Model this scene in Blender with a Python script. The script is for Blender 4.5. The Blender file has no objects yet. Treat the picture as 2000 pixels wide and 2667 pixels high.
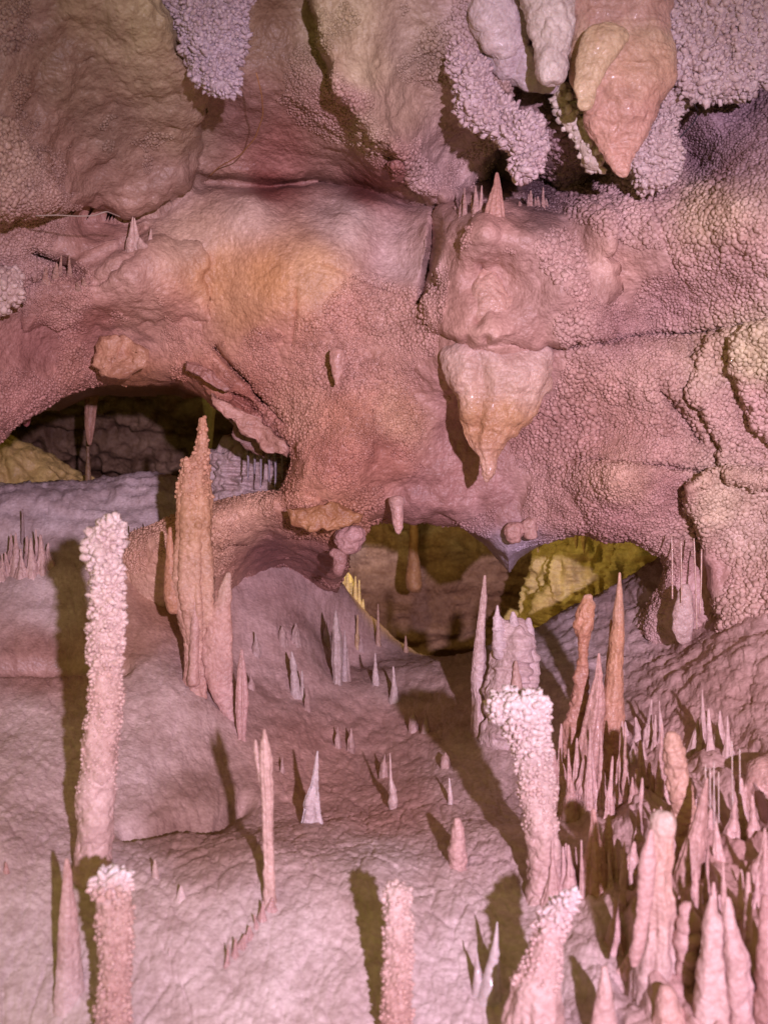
import bpy, math
import numpy as np
from mathutils import Vector

# ---------------------------------------------------------------- camera, world, lights, exposure
sc = bpy.context.scene
COL = sc.collection
FPX = 2860.0                                   # focal length in pixels of the 2000 x 2667 photograph
cam_d = bpy.data.cameras.new('camera')
cam = bpy.data.objects.new('camera', cam_d); COL.objects.link(cam)
cam.location = (0, 0, 0); cam.rotation_euler = (math.pi/2, 0, 0)
cam_d.sensor_fit = 'VERTICAL'; cam_d.sensor_height = 24.0
cam_d.lens = 12.0/(1333.5/FPX)
cam_d.clip_start = 0.05; cam_d.clip_end = 100
cam_d.dof.use_dof = True; cam_d.dof.focus_distance = 2.85; cam_d.dof.aperture_fstop = 2.4
sc.camera = cam

w = bpy.data.worlds.new('World'); sc.world = w; w.use_nodes = True
bg = w.node_tree.nodes['Background']
bg.inputs['Color'].default_value = (1.0, 0.80, 0.24, 1); bg.inputs['Strength'].default_value = 0.41

def spot(name, loc, target, power, color, radius, cone, blend):
    l = bpy.data.lights.new(name, 'SPOT'); l.energy = power; l.color = color
    l.shadow_soft_size = radius; l.spot_size = math.radians(cone); l.spot_blend = blend
    o = bpy.data.objects.new(name, l); COL.objects.link(o); o.location = loc
    o.rotation_euler = (Vector(target)-Vector(loc)).to_track_quat('-Z', 'Y').to_euler()
    return o
spot('flash_lamp', (0.64, -1.2, 0.21), (0.16, 2.6, -0.16), 770, (0.95, 0.73, 1.0), 0.035, 54, 0.9)
def point(name, loc, power, color, radius):
    l = bpy.data.lights.new(name, 'POINT'); l.energy = power; l.color = color; l.shadow_soft_size = radius
    o = bpy.data.objects.new(name, l); COL.objects.link(o); o.location = loc
spot('chamber_lamp', (0.02, 3.50, 0.22), (0.75, 4.5, -0.55), 13, (1.0, 0.74, 0.26), 0.04, 130, 0.4)
sc.view_settings.view_transform = 'Standard'; sc.view_settings.look = 'None'
sc.view_settings.exposure = 0.0; sc.view_settings.gamma = 1.0
sc.cycles.max_bounces = 5; sc.cycles.diffuse_bounces = 3; sc.cycles.use_denoising = True

# ---------------------------------------------------------------- helpers: numbers
def at(px, py, Y):
    return np.array([(px-1000.0)/FPX*Y, Y, -(py-1333.5)/FPX*Y])
def atv(px, py, Y):
    return np.stack([(px-1000.0)/FPX*Y, Y, -(py-1333.5)/FPX*Y], -1)
def s(r, g, b):
    f = lambda c: ((c/255+.055)/1.055)**2.4 if c > 10 else c/255/12.92
    return (f(r), f(g), f(b))
RNG = np.random.default_rng(7)

def _h(ix, iy, iz, seed):
    h = (ix.astype(np.uint32)*np.uint32(374761393) + iy.astype(np.uint32)*np.uint32(668265263)
         + iz.astype(np.uint32)*np.uint32(2246822519) + np.uint32(seed*3266489917 & 0xffffffff))
    h = (h ^ (h >> np.uint32(13)))*np.uint32(1274126177)
    h = (h ^ (h >> np.uint32(16)))*np.uint32(2654435761)
    return h ^ (h >> np.uint32(15))
def _u(h): return (h & np.uint32(0xffff)).astype(np.float32)/65535.0

def noise(P, scale, seed=0):
    p = np.asarray(P, np.float32)*np.float32(1.0/scale) + 37.3
    i = np.floor(p).astype(np.int32); f = p-i
    f = f*f*(3-2*f)
    out = 0
    for dx in (0, 1):
        wx = f[..., 0] if dx else 1-f[..., 0]
        for dy in (0, 1):
            wy = f[..., 1] if dy else 1-f[..., 1]
            for dz in (0, 1):
                wz = f[..., 2] if dz else 1-f[..., 2]
                out = out + wx*wy*wz*_u(_h(i[..., 0]+dx, i[..., 1]+dy, i[..., 2]+dz, seed))
    return out*2-1
def fbm(P, scale, octv=4, seed=0, gain=.5):
    o = 0; a = 1.0
    for k in range(octv):
        o = o + a*noise(P, scale, seed+k); scale = scale*.5; a *= gain
    return o
ROT = np.array([[.36, .48, -.8], [-.8, .6, 0], [.48, .64, .6]], np.float32)
def worley(P, cell, seed=0, jit=.42, warp=.35):
    P = np.asarray(P, np.float32)
    if warp:
        P = P + np.stack([noise(P, cell*2.7, seed+11), noise(P, cell*2.7, seed+12), noise(P, cell*2.7, seed+13)], -1)*np.float32(cell*warp)
    p = (P @ ROT.T)*np.float32(1.0/cell) + 51.7
    b = np.floor(p-.5).astype(np.int32)
    d1 = np.full(p.shape[:-1], 9.0, np.float32); d2 = d1.copy(); rad = np.zeros_like(d1)
    for dx in (0, 1):
        for dy in (0, 1):
            for dz in (0, 1):
                h = _h(b[..., 0]+dx, b[..., 1]+dy, b[..., 2]+dz, seed)
                qx = b[..., 0]+dx+.5+(_u(h)-.5)*2*jit - p[..., 0]
                qy = b[..., 1]+dy+.5+(_u(h >> np.uint32(7))-.5)*2*jit - p[..., 1]
                qz = b[..., 2]+dz+.5+(_u(h >> np.uint32(14))-.5)*2*jit - p[..., 2]
                d = np.sqrt(qx*qx+qy*qy+qz*qz)
                n = d < d1
                d2 = np.where(n, d1, np.minimum(d2, d)); rad = np.where(n, _u(h >> np.uint32(9)), rad)
                d1 = np.where(n, d, d1)
    return d1, d2, rad
def knobs(P, cell, seed=0):                      # packed half-spheres, 0 in the creases to 1 on the tops
    d1, d2, r = worley(P, cell, seed)
    return np.sqrt(np.clip(1-(d1/.80)**2, 0, 1))*(.65+.5*r)

def tps(pts, vals, smooth=1e-4):
    pts = np.asarray(pts, float); vals = np.asarray(vals, float); n = len(pts)
    sc_ = pts.std(); c = pts.mean(0); q = (pts-c)/sc_
    d = np.linalg.norm(q[:, None]-q[None], axis=-1)
    K = np.where(d > 0, d*d*np.log(d+1e-12), 0) + np.eye(n)*smooth
    A = np.zeros((n+3, n+3)); A[:n, :n] = K; A[:n, n] = 1; A[:n, n+1:] = q; A[n, :n] = 1; A[n+1:, :n] = q.T
    sol = np.linalg.solve(A, np.concatenate([vals, np.zeros(3)]))
    def f(x, y):
        X = (np.stack([x, y], -1)-c)/sc_; sh = X.shape[:-1]; X = X.reshape(-1, 2)
        out = sol[n] + X @ sol[n+1:]
        for k in range(n):
            r2 = ((X-q[k])**2).sum(-1)
            out = out + sol[k]*.5*r2*np.log(r2+1e-12)
        return out.reshape(sh)
    return f
def idw(table, x, y, power=2.6):                 # rows (px, py, value...) blended by nearness
    num = 0; den = 0
    for row in table:
        wgt = 1.0/(((x-row[0])**2+(y-row[1])**2)/1600.0+.25)**(power/2*1.5)
        num = num + wgt[..., None]*np.array(row[2], float); den = den + wgt
    return num/den[..., None]
def seg_dist(px, py, line):
    best = np.full(px.shape, 1e9); bx = np.zeros(px.shape); by = np.zeros(px.shape)
    for (ax, ay), (cx, cy) in zip(line[:-1], line[1:]):
        vx, vy = cx-ax, cy-ay; L = vx*vx+vy*vy+1e-9
        t = np.clip(((px-ax)*vx+(py-ay)*vy)/L, 0, 1)
        qx = ax+t*vx; qy = ay+t*vy; d = np.hypot(px-qx, py-qy); m = d < best
        best = np.where(m, d, best); bx = np.where(m, qx, bx); by = np.where(m, qy, by)
    return best, bx, by
def inside(px, py, poly):
    r = np.zeros(px.shape, bool); n = len(poly)
    for k in range(n):
        x0, y0 = poly[k]; x1, y1 = poly[(k+1) % n]
        if y0 == y1: continue
        c = ((y0 > py) != (y1 > py)) & (px < (x1-x0)*(py-y0)/(y1-y0)+x0)
        r ^= c
    return r
def grid_normals(P, wrap=False):
    if wrap:
        Q = np.concatenate([P[:, -1:], P, P[:, :1]], 1); du = Q[:, 2:]-Q[:, :-2]
    else: du = np.gradient(P, axis=1)
    dv = np.gradient(P, axis=0)
    n = np.cross(du, dv); n /= np.linalg.norm(n, axis=-1, keepdims=True)+1e-12
    return n
def axis_coords(lo, a, b, hi, step):             # fine inside the frame, coarser outside
    def out(d):
        r = []; x = 0; st = step
        while x < d: st = min(st*1.06, 14); x += st; r.append(x)
        return r
    return np.array([a-x for x in out(a-lo)][::-1] + list(np.arange(a, b, step)) + [b+x for x in out(hi-b)])

# ---------------------------------------------------------------- helpers: objects
def mk(name, V, F, mat, col=None, parent=None, origin=(0, 0, 0)):
    V = np.ascontiguousarray(np.asarray(V, np.float32)-np.asarray(origin, np.float32))
    F = F if isinstance(F, list) else [F]
    me = bpy.data.meshes.new(name)
    nl = sum(f.size for f in F); nf = sum(len(f) for f in F)
    me.vertices.add(len(V)); me.vertices.foreach_set('co', V.ravel())
    me.loops.add(nl); me.polygons.add(nf)
    me.loops.foreach_set('vertex_index', np.concatenate([f.ravel() for f in F]).astype(np.int32))
    cnt = np.concatenate([np.full(len(f), f.shape[1]) for f in F])
    me.polygons.foreach_set('loop_start', np.concatenate([[0], np.cumsum(cnt)[:-1]]).astype(np.int32))
    me.update(calc_edges=True)
    me.polygons.foreach_set('use_smooth', np.ones(nf, bool))
    if col is not None:
        a = me.attributes.new('Col', 'FLOAT_COLOR', 'POINT')
        c = np.ones((len(V), 4), np.float32); c[:, :3] = col
        lum = c[:, :3].mean(1, keepdims=True); c[:, :3] = lum+.70*(c[:, :3]-lum)
        a.data.foreach_set('color', c.ravel())
    me.materials.append(mat); me.validate()
    o = bpy.data.objects.new(name, me); COL.objects.link(o)
    if parent is not None:
        o.parent = parent; o.location = Vector(origin)-parent.location
    else: o.location = origin
    return o
def tag(o, label, cat, group=None):
    o['label'] = label; o['category'] = cat
    if group: o['group'] = group
    return o
def thing(name, label, cat, loc, group=None):
    o = bpy.data.objects.new(name, None); COL.objects.link(o); o.empty_display_size = .03
    o.location = Vector([float(v) for v in loc]); return tag(o, label, cat, group)
def grid_faces(nr, nc, wrap=False, keep=None):
    r = np.arange(nr-1)[:, None]; c = np.arange(nc if wrap else nc-1)[None]
    c2 = (c+1) % nc
    f = np.stack([r*nc+c+0*r, (r+1)*nc+c, (r+1)*nc+c2, r*nc+c2+0*r], -1)
    if keep is not None: f = f[keep]
    return f.reshape(-1, 4)
def compact(V, F, *attrs):
    used = np.unique(F); m = np.full(len(V), -1, np.int64); m[used] = np.arange(len(used))
    return (V[used], m[F]) + tuple(a[used] for a in attrs)

def ico():
    t = (1+5**.5)/2
    v = [(-1, t, 0), (1, t, 0), (-1, -t, 0), (1, -t, 0), (0, -1, t), (0, 1, t), (0, -1, -t), (0, 1, -t), (t, 0, -1), (t, 0, 1), (-t, 0, -1), (-t, 0, 1)]
    f = [(0, 11, 5), (0, 5, 1), (0, 1, 7), (0, 7, 10), (0, 10, 11), (1, 5, 9), (5, 11, 4), (11, 10, 2), (10, 7, 6), (7, 1, 8), (3, 9, 4), (3, 4, 2), (3, 2, 6), (3, 6, 8), (3, 8, 9), (4, 9, 5), (2, 4, 11), (6, 2, 10), (8, 6, 7), (9, 8, 1)]
    v = [Vector(x).normalized() for x in v]; cache = {}; nf = []
    def mid(a, b):
        k = (min(a, b), max(a, b))
        if k not in cache: v.append(((v[a]+v[b])/2).normalized()); cache[k] = len(v)-1
        return cache[k]
    for a, b, c in f:
        x, y, z = mid(a, b), mid(b, c), mid(c, a); nf += [(a, x, z), (b, y, x), (c, z, y), (x, y, z)]
    return np.array([tuple(x) for x in v]), np.array(nf)
ICO_V, ICO_F = ico()
def poisson(P, dmin):                            # keep points at least dmin apart
    d = np.broadcast_to(dmin, (len(P),)); cell = float(d.max()); g = {}; keep = []
    K = np.floor(P/cell).astype(int).tolist(); Q = P.tolist(); d = d.tolist()
    off = [(a, b, c) for a in (-1, 0, 1) for b in (-1, 0, 1) for c in (-1, 0, 1)]
    for i in range(len(Q)):
        x, y, z = Q[i]; kx, ky, kz = K[i]; ok = True; r2 = d[i]**2
        for a, b, c in off:
            for (u, v, w_) in g.get((kx+a, ky+b, kz+c), ()):
                if (x-u)**2+(y-v)**2+(z-w_)**2 < r2: ok = False; break
            if not ok: break
        if ok: g.setdefault((kx, ky, kz), []).append((x, y, z)); keep.append(i)
    return np.array(keep, int)
def scatter(P, N, rad, stretch=1.3, spread=.5, lift=.08):     # knobs grown on surface points
    n = len(P); d = N + RNG.normal(0, spread, (n, 3)); d /= np.linalg.norm(d, axis=1, keepdims=True)
    ref = np.where(np.abs(d[:, 2:3]) < .9, [[0, 0, 1.]], [[1., 0, 0]])
    a = np.cross(d, ref); a /= np.linalg.norm(a, axis=1, keepdims=True); b = np.cross(d, a)
    rad = np.broadcast_to(rad, (n,))[:, None, None]
    wob = 1+RNG.normal(0, .15, (n, len(ICO_V)))[..., None]
    st = stretch*RNG.uniform(.8, 1.3, (n, 1, 1))
    V = P[:, None] + d[:, None]*rad*lift*st + rad*wob*(ICO_V[None, :, 0:1]*a[:, None]+ICO_V[None, :, 1:2]*b[:, None]+st*ICO_V[None, :, 2:3]*d[:, None])
    F = ICO_F[None] + (np.arange(n)*len(ICO_V))[:, None, None]
    return V.reshape(-1, 3), F.reshape(-1, 3)

# ---------------------------------------------------------------- materials
def calcite(name, rough=.46, bump=.5, fine=.004, sss=.0, spec=.45, coat=0.0, mott=.35, tint=None, streak=False):
    m = bpy.data.materials.new(name); m.use_nodes = True; nt = m.node_tree; N = nt.nodes; L = nt.links
    p = N['Principled BSDF']
    tc = N.new('ShaderNodeNewGeometry')
    at_ = N.new('ShaderNodeAttribute'); at_.attribute_name = 'Col'
    n1 = N.new('ShaderNodeTexNoise'); n1.inputs['Scale'].default_value = 14; n1.inputs['Detail'].default_value = 6; n1.inputs['Roughness'].default_value = .65
    n2 = N.new('ShaderNodeTexNoise'); n2.inputs['Scale'].default_value = 95; n2.inputs['Detail'].default_value = 3
    for n in (n1, n2): L.new(tc.outputs['Position'], n.inputs['Vector'])
    r1 = N.new('ShaderNodeValToRGB'); r1.color_ramp.elements[0].position = .3; r1.color_ramp.elements[1].position = .7
    r1.color_ramp.elements[0].color = (1-mott, 1-mott*1.15, 1-mott*1.2, 1); r1.color_ramp.elements[1].color = (1+mott*.2, 1+mott*.25, 1+mott*.3, 1)
    L.new(n1.outputs['Fac'], r1.inputs['Fac'])
    r2 = N.new('ShaderNodeValToRGB'); r2.color_ramp.elements[0].position = .35; r2.color_ramp.elements[1].position = .65
    r2.color_ramp.elements[0].color = (.86, .83, .82, 1); r2.color_ramp.elements[1].color = (1.05, 1.05, 1.05, 1)
    L.new(n2.outputs['Fac'], r2.inputs['Fac'])
    a = N.new('ShaderNodeMix'); a.data_type = 'RGBA'; a.blend_type = 'MULTIPLY'; a.inputs['Factor'].default_value = 1
    b = N.new('ShaderNodeMix'); b.data_type = 'RGBA'; b.blend_type = 'MULTIPLY'; b.inputs['Factor'].default_value = 1
    L.new(at_.outputs['Color'], a.inputs['A']); L.new(r1.outputs['Color'], a.inputs['B'])
    L.new(a.outputs['Result'], b.inputs['A']); L.new(r2.outputs['Color'], b.inputs['B'])
    L.new(b.outputs['Result'], p.inputs['Base Color'])
    # damp, crystalline sheen: roughness breaks up at the millimetre
    n3 = N.new('ShaderNodeTexNoise'); n3.inputs['Scale'].default_value = 420; n3.inputs['Detail'].default_value = 2
    L.new(tc.outputs['Position'], n3.inputs['Vector'])
    mr = N.new('ShaderNodeMapRange'); mr.inputs['From Min'].default_value = .3; mr.inputs['From Max'].default_value = .7
    mr.inputs['To Min'].default_value = max(rough-.22, .12); mr.inputs['To Max'].default_value = min(rough+.2, .95)
    L.new(n3.outputs['Fac'], mr.inputs['Value']); L.new(mr.outputs['Result'], p.inputs['Roughness'])
    v = N.new('ShaderNodeTexVoronoi'); v.feature = 'SMOOTH_F1'; v.inputs['Scale'].default_value = 1/max(fine, .001)/1.6; v.inputs['Smoothness'].default_value = .3
    L.new(tc.outputs['Position'], v.inputs['Vector'])
    n4 = N.new('ShaderNodeTexNoise'); n4.inputs['Scale'].default_value = 160; n4.inputs['Detail'].default_value = 5; n4.inputs['Roughness'].default_value = .6
    L.new(tc.outputs['Position'], n4.inputs['Vector'])
    b1 = N.new('ShaderNodeBump'); b1.invert = True; b1.inputs['Strength'].default_value = bump; b1.inputs['Distance'].default_value = fine*.8
    L.new(v.outputs['Distance'], b1.inputs['Height'])
    b2 = N.new('ShaderNodeBump'); b2.inputs['Strength'].default_value = bump; b2.inputs['Distance'].default_value = .004
    L.new(n4.outputs['Fac'], b2.inputs['Height']); L.new(b1.outputs['Normal'], b2.inputs['Normal'])
    L.new(b2.outputs['Normal'], p.inputs['Normal'])
    p.inputs['Specular IOR Level'].default_value = spec
    if sss:
        p.inputs['Subsurface Weight'].default_value = sss; p.inputs['Subsurface Radius'].default_value = (1, .55, .35); p.inputs['Subsurface Scale'].default_value = .012
    if coat:
        p.inputs['Coat Weight'].default_value = coat; p.inputs['Coat Roughness'].default_value = .12
    return m
M_WALL = calcite('popcorn_calcite', .48, .45, .0045, 0, .4)
M_FLOOR = calcite('flowstone', .50, .32, .0045, 0, .40, mott=.34)
M_ROCK = calcite('chamber_rock', .65, .6, .012, 0, .25, mott=.5)
M_CRUST = calcite('crystal_crust', .45, .35, .003, .12, .4, mott=.15)
M_WAX = calcite('wet_calcite', .46, .5, .005, .18, .42, coat=.04, mott=.22)
M_DRY = calcite('dry_calcite', .50, .45, .005, .08, .4, mott=.3)
M_GLASS = calcite('straw_calcite', .22, .2, .01, .35, .5, coat=.5, mott=.1)
def plain(name, c, rough=.6):
    m = bpy.data.materials.new(name); m.use_nodes = True; nt = m.node_tree; p = nt.nodes['Principled BSDF']
    n = nt.nodes.new('ShaderNodeTexNoise'); n.inputs['Scale'].default_value = 60
    r = nt.nodes.new('ShaderNodeValToRGB'); r.color_ramp.elements[0].color = (*[x*.6 for x in c], 1); r.color_ramp.elements[1].color = (*c, 1)
    nt.links.new(n.outputs['Fac'], r.inputs['Fac']); nt.links.new(r.outputs['Color'], p.inputs['Base Color']); p.inputs['Roughness'].default_value = rough
    return m

# ---------------------------------------------------------------- cave floor (height over the ground plan)
FP = [(-300, 2900, 1.6), (1000, 2667, 1.74), (0, 2667, 1.76), (1500, 2667, 1.7), (2000, 2667, 1.62), (300, 2400, 1.90), (1000, 2400, 1.91), (60, 2300, 1.97),
      (700, 2250, 2.03), (1000, 2200, 2.15), (1250, 2200, 2.12), (400, 2140, 2.18), (150, 2100, 2.2), (650, 2120, 2.35),
      (850, 2060, 2.52), (850, 1950, 2.75), (1100, 1950, 2.72), (900, 1850, 2.95), (1100, 1850, 2.95), (950, 1760, 3.12), (1000, 1712, 3.34), (1180, 1712, 3.34),
      (100, 1930, 2.42), (400, 1880, 2.5), (560, 1960, 2.52), (100, 1720, 2.68), (330, 1750, 2.65), (520, 1790, 2.68), (100, 1570, 2.84), (100, 1480, 2.95), (330, 1600, 2.86),
      (250, 1420, 3.05), (30, 1415, 3.05), (430, 1470, 3.02), (100, 1335, 3.15), (40, 1285, 3.22), (300, 1292, 3.24), (480, 1288, 3.26),
      (620, 1740, 2.95), (700, 1580, 3.15), (620, 1510, 3.18), (800, 1610, 3.3), (880, 1690, 3.42), (850, 1530, 3.45), (760, 1850, 2.85),
      (1250, 1960, 2.6), (1290, 1800, 2.85), (1350, 1700, 3.1), (1450, 1660, 3.22), (1460, 1615, 3.34), (1600, 1610, 3.2), (1660, 1560, 3.2), (1760, 1500, 3.1),
      (1750, 1700, 2.9), (1900, 1700, 2.6), (1900, 1900, 2.35), (1600, 2010, 2.42), (1450, 2060, 2.4), (1500, 2280, 2.02), (1700, 2220, 2.02), (1950, 2200, 1.95), (1700, 2500, 1.76), (1990, 2500, 1.66),
      (2400, 1650, 2.3), (2400, 2300, 1.7), (-300, 1650, 2.6), (-300, 2300, 1.85), (-400, 1400, 3.0), (-300, 1300, 3.3)]
pts = [at(*p) for p in FP]
pts += [np.array(p) for p in [(-1, 4.6, -.25), (-.9, 3.7, .0), (-1.8, 5, -.1), (0, 3.9, -.50), (.5, 3.9, -.50), (0, 4.6, -.66), (0, 6, -.75), (1.2, 5, -.5), (-1, 6.5, -.6), (1.5, 6.5, -.6), (-1, .6, -1.15), (0, .6, -1.2), (1, .6, -1.1), (-2.2, 3, -.1), (2.2, 3, .2), (0, 1.1, -1.05)]]
pts = np.array(pts)
_fz = tps(pts[:, :2], pts[:, 2], 2e-4)
def floor_z(x, y): return _fz(np.asarray(x, float), np.asarray(y, float))
def floor_hit(px, py):
    Y = np.linspace(1.0, 4.2, 1200)
    z = -(py-1333.5)/FPX*Y; fz = floor_z((px-1000)/FPX*Y, Y)
    k = np.argmax(z <= fz)
    return Y[k] if (z <= fz).any() else 2.5
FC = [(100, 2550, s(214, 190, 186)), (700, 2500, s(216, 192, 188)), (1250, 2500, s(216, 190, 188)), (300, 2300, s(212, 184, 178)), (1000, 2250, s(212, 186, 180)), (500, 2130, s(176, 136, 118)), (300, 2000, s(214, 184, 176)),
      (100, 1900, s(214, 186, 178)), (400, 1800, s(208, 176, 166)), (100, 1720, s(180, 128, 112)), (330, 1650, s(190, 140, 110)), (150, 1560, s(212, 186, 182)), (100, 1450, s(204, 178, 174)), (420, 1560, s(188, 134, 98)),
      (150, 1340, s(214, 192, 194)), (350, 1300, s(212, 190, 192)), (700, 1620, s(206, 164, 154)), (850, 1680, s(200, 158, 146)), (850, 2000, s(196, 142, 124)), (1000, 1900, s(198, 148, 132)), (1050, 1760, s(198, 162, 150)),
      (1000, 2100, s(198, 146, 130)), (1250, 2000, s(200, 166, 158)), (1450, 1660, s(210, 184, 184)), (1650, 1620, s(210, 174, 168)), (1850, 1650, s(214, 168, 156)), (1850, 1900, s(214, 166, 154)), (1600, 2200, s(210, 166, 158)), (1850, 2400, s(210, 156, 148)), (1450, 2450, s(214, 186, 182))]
def build_floor():
    t = axis_coords(-1500, -30, 2030, 3500, 3.0)
    yy = [0.35]
    while yy[-1] < 7.5: yy.append(yy[-1]+max(.0026, yy[-1]**2*.0013*(1 if yy[-1] < 4.2 else 4) if yy[-1] > 1.35 else .03))
    yy = np.array(yy)
    T, Y = np.meshgrid(t, yy); X = (T-1000)/FPX*Y
    Z = floor_z(X, Y)
    P = np.stack([X, Y, Z], -1)
    py = 1333.5-Z/Y*FPX
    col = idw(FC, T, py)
    gul = np.clip(1-np.hypot((T-950)/330, (py-1880)/210), 0, 1)**.6
    rough = .35+.9*gul
    Pw = P*np.array([1, .55, 1])
    pil, p2, _ = worley(Pw, .062, 15, warp=.6); crk = np.exp(-((p2-pil)/.07)**2); pil2, p3, _ = worley(Pw, .026, 16, warp=.6); crk2 = np.exp(-((p3-pil2)/.09)**2)
    right = np.clip((T-1450)/250, 0, 1)
    h = .020*fbm(P, .34, 3, 3) + .0045*fbm(Pw, .085, 2, 9) - .0045*crk*(noise(P, .15, 19)*.6+.6) - .0022*crk2 + right*(.010*knobs(P, .045, 25)+.004*knobs(P, .021, 26)+.040*(1-2*np.abs(noise(P*np.array([1, .22, .3]), .05, 27)))*np.clip((py-1850)/250, 0, 1)+.010*(1-2*np.abs(noise(P*np.array([1, .3, .4]), .02, 28)))*np.clip((py-1850)/250, 0, 1)) + .0022*knobs(P, .0125, 29) + .007*rough*(knobs(Pw, .042, 5)-.5) + .004*knobs(P, .019, 6)*(.15+1.1*noise(P, .12, 77).clip(0, 1)) + .001*fbm(P, .014, 2, 21)
    bank = np.clip((1440-py)/60, 0, 1)*np.clip((560-T)/100, 0, 1) + np.clip((py-1480)/60, 0, 1)*np.clip((1900-py)/200, 0, 1)*np.clip((T-1400)/100, 0, 1)
    h = h + bank*(.010*(1-2*np.abs(noise(P*np.array([.5, 1, 1]), .05, 36)))+.006*knobs(P, .028, 37))
    rid = 1-np.abs(fbm(Pw, .11, 3, 31)); h = h + .004*(rid-.6) + .006*gul*(1-np.abs(noise(Pw, .03, 34)))
    # banked ledge on the left, its underside recessed
    ld, _, _ = seg_dist(T, py, [(-60, 1740), (180, 1725), (330, 1730)]); h = h - .03*np.exp(-(ld/16)**2)*(T < 380)
    ld, _, _ = seg_dist(T, py, [(330, 2150), (480, 2120), (570, 2130), (640, 2090)]); h = h - .035*np.exp(-(ld/20)**2)
    N = grid_normals(P); N *= np.sign(N[..., 2:3]+1e-9)
    P = P + N*h[..., None]
    col = col*np.array([.93, .90, .90])
    col = col*(1-.16*np.clip(noise(P, .22, 55), 0, 1)[..., None]*np.array([.3, .9, 1.2]))
    F = grid_faces(*T.shape)[:, ::-1]
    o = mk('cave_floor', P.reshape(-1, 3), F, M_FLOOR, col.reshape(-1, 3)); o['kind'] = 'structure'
build_floor()

# ---------------------------------------------------------------- cave wall
LOW = [(-900, 1560), (-250, 1290), (0, 1142), (25, 1110), (60, 1083), (140, 1030), (210, 1000), (280, 990), (340, 994), (470, 988), (500, 1004), (545, 1034), (600, 1074), (660, 1116), (720, 1150), (758, 1158), (768, 1195), (760, 1240), (735, 1285),
       (690, 1290), (620, 1306), (560, 1328), (470, 1355), (400, 1380), (345, 1398), (300, 1440), (280, 1540), (400, 1640), (560, 1620), (720, 1560), (880, 1545), (905, 1480), (912, 1430), (945, 1395), (962, 1360), (1000, 1348), (1100, 1350),
       (1200, 1372), (1262, 1415), (1300, 1465), (1326, 1492), (1352, 1455), (1400, 1420), (1450, 1398), (1530, 1388), (1580, 1408), (1640, 1398), (1690, 1420), (1728, 1448), (1735, 1478), (1722, 1520), (1695, 1570), (1660, 1640), (1680, 1760), (1900, 1900), (2300, 2100), (2900, 2300)]
WD = [(-500, -500, 1.9), (500, -600, 1.9), (1000, -600, 1.9), (1500, -600, 1.9), (2500, -500, 1.8), (700, -60, 2.4), (720, 60, 2.5), (1000, -100, 2.5), (1500, -100, 2.5), (1900, -100, 2.45), (200, -100, 2.3), (0, 100, 2.35), (400, 200, 2.5), (620, 300, 2.66), (900, 300, 2.58), (820, 200, 2.52), (1000, 420, 2.68), (750, 400, 2.84), (560, 430, 2.84), (700, 478, 2.88), (900, 490, 2.92),
      (650, 540, 2.78), (900, 540, 2.82), (1050, 560, 2.85), (600, 660, 2.78), (900, 660, 2.75), (500, 800, 2.83), (700, 800, 2.75), (850, 900, 2.78), (1000, 1000, 2.78), (900, 1150, 2.74), (800, 1180, 2.78), (1000, 1280, 2.85), (1050, 700, 2.78), (1050, 850, 2.74),
      (1170, 600, 2.62), (1250, 570, 2.55), (1300, 700, 2.62), (1280, 880, 2.57), (1400, 880, 2.62), (1400, 600, 2.55), (1500, 650, 2.62), (1480, 740, 2.55), (1620, 700, 2.58), (1700, 600, 2.5), (1880, 500, 2.4), (1900, 700, 2.45), (1700, 850, 2.68), (1480, 960, 2.66), (1700, 960, 2.6), (1600, 1150, 2.7), (1600, 1245, 2.62), (1750, 1245, 2.66),
      (1700, 1370, 2.78), (1500, 1350, 2.83), (1250, 1100, 2.84), (1250, 1300, 2.88), (1330, 1400, 2.93), (1150, 1250, 2.86), (1400, 1200, 2.84), (1900, 1000, 2.62), (1300, 480, 2.86), (1420, 490, 2.84), (1400, 400, 2.66), (1850, 300, 2.56), (1450, 300, 2.55), (1500, 420, 2.64), (1650, 430, 2.6), (1550, 470, 2.85), (1550, 540, 2.6), (1800, 420, 2.72), (1900, 250, 2.65), (1500, 250, 2.65), (1250, 200, 2.62), (1100, 250, 2.72), (1200, 500, 2.92),
      (100, 620, 2.62), (300, 560, 2.78), (320, 640, 2.7), (100, 800, 2.72), (250, 760, 2.72), (200, 900, 2.86), (0, 1000, 2.68), (100, 960, 2.80), (350, 870, 2.88), (300, 960, 2.98), (420, 780, 2.78), (450, 920, 2.9), (600, 1020, 2.9), (700, 1100, 2.93), (760, 1110, 2.86), (0, 480, 2.45), (-200, 800, 2.5), (-500, 1000, 2.4),
      (700, 1340, 2.93), (500, 1390, 2.9), (400, 1450, 2.9), (900, 1330, 2.84), (800, 1300, 2.82), (720, 1450, 3.22), (860, 1430, 3.05), (750, 1500, 3.4), (600, 1465, 3.08), (450, 1550, 2.93), (340, 1500, 2.95),
      (1800, 1450, 2.86), (1800, 1650, 2.88), (2000, 1300, 2.78), (1900, 1300, 2.78), (2400, 1000, 2.3), (2400, 1700, 2.3), (2400, 500, 2.1)]
_wd = tps([(a, b) for a, b, c in WD], [c for a, b, c in WD], 3e-4)
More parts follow.
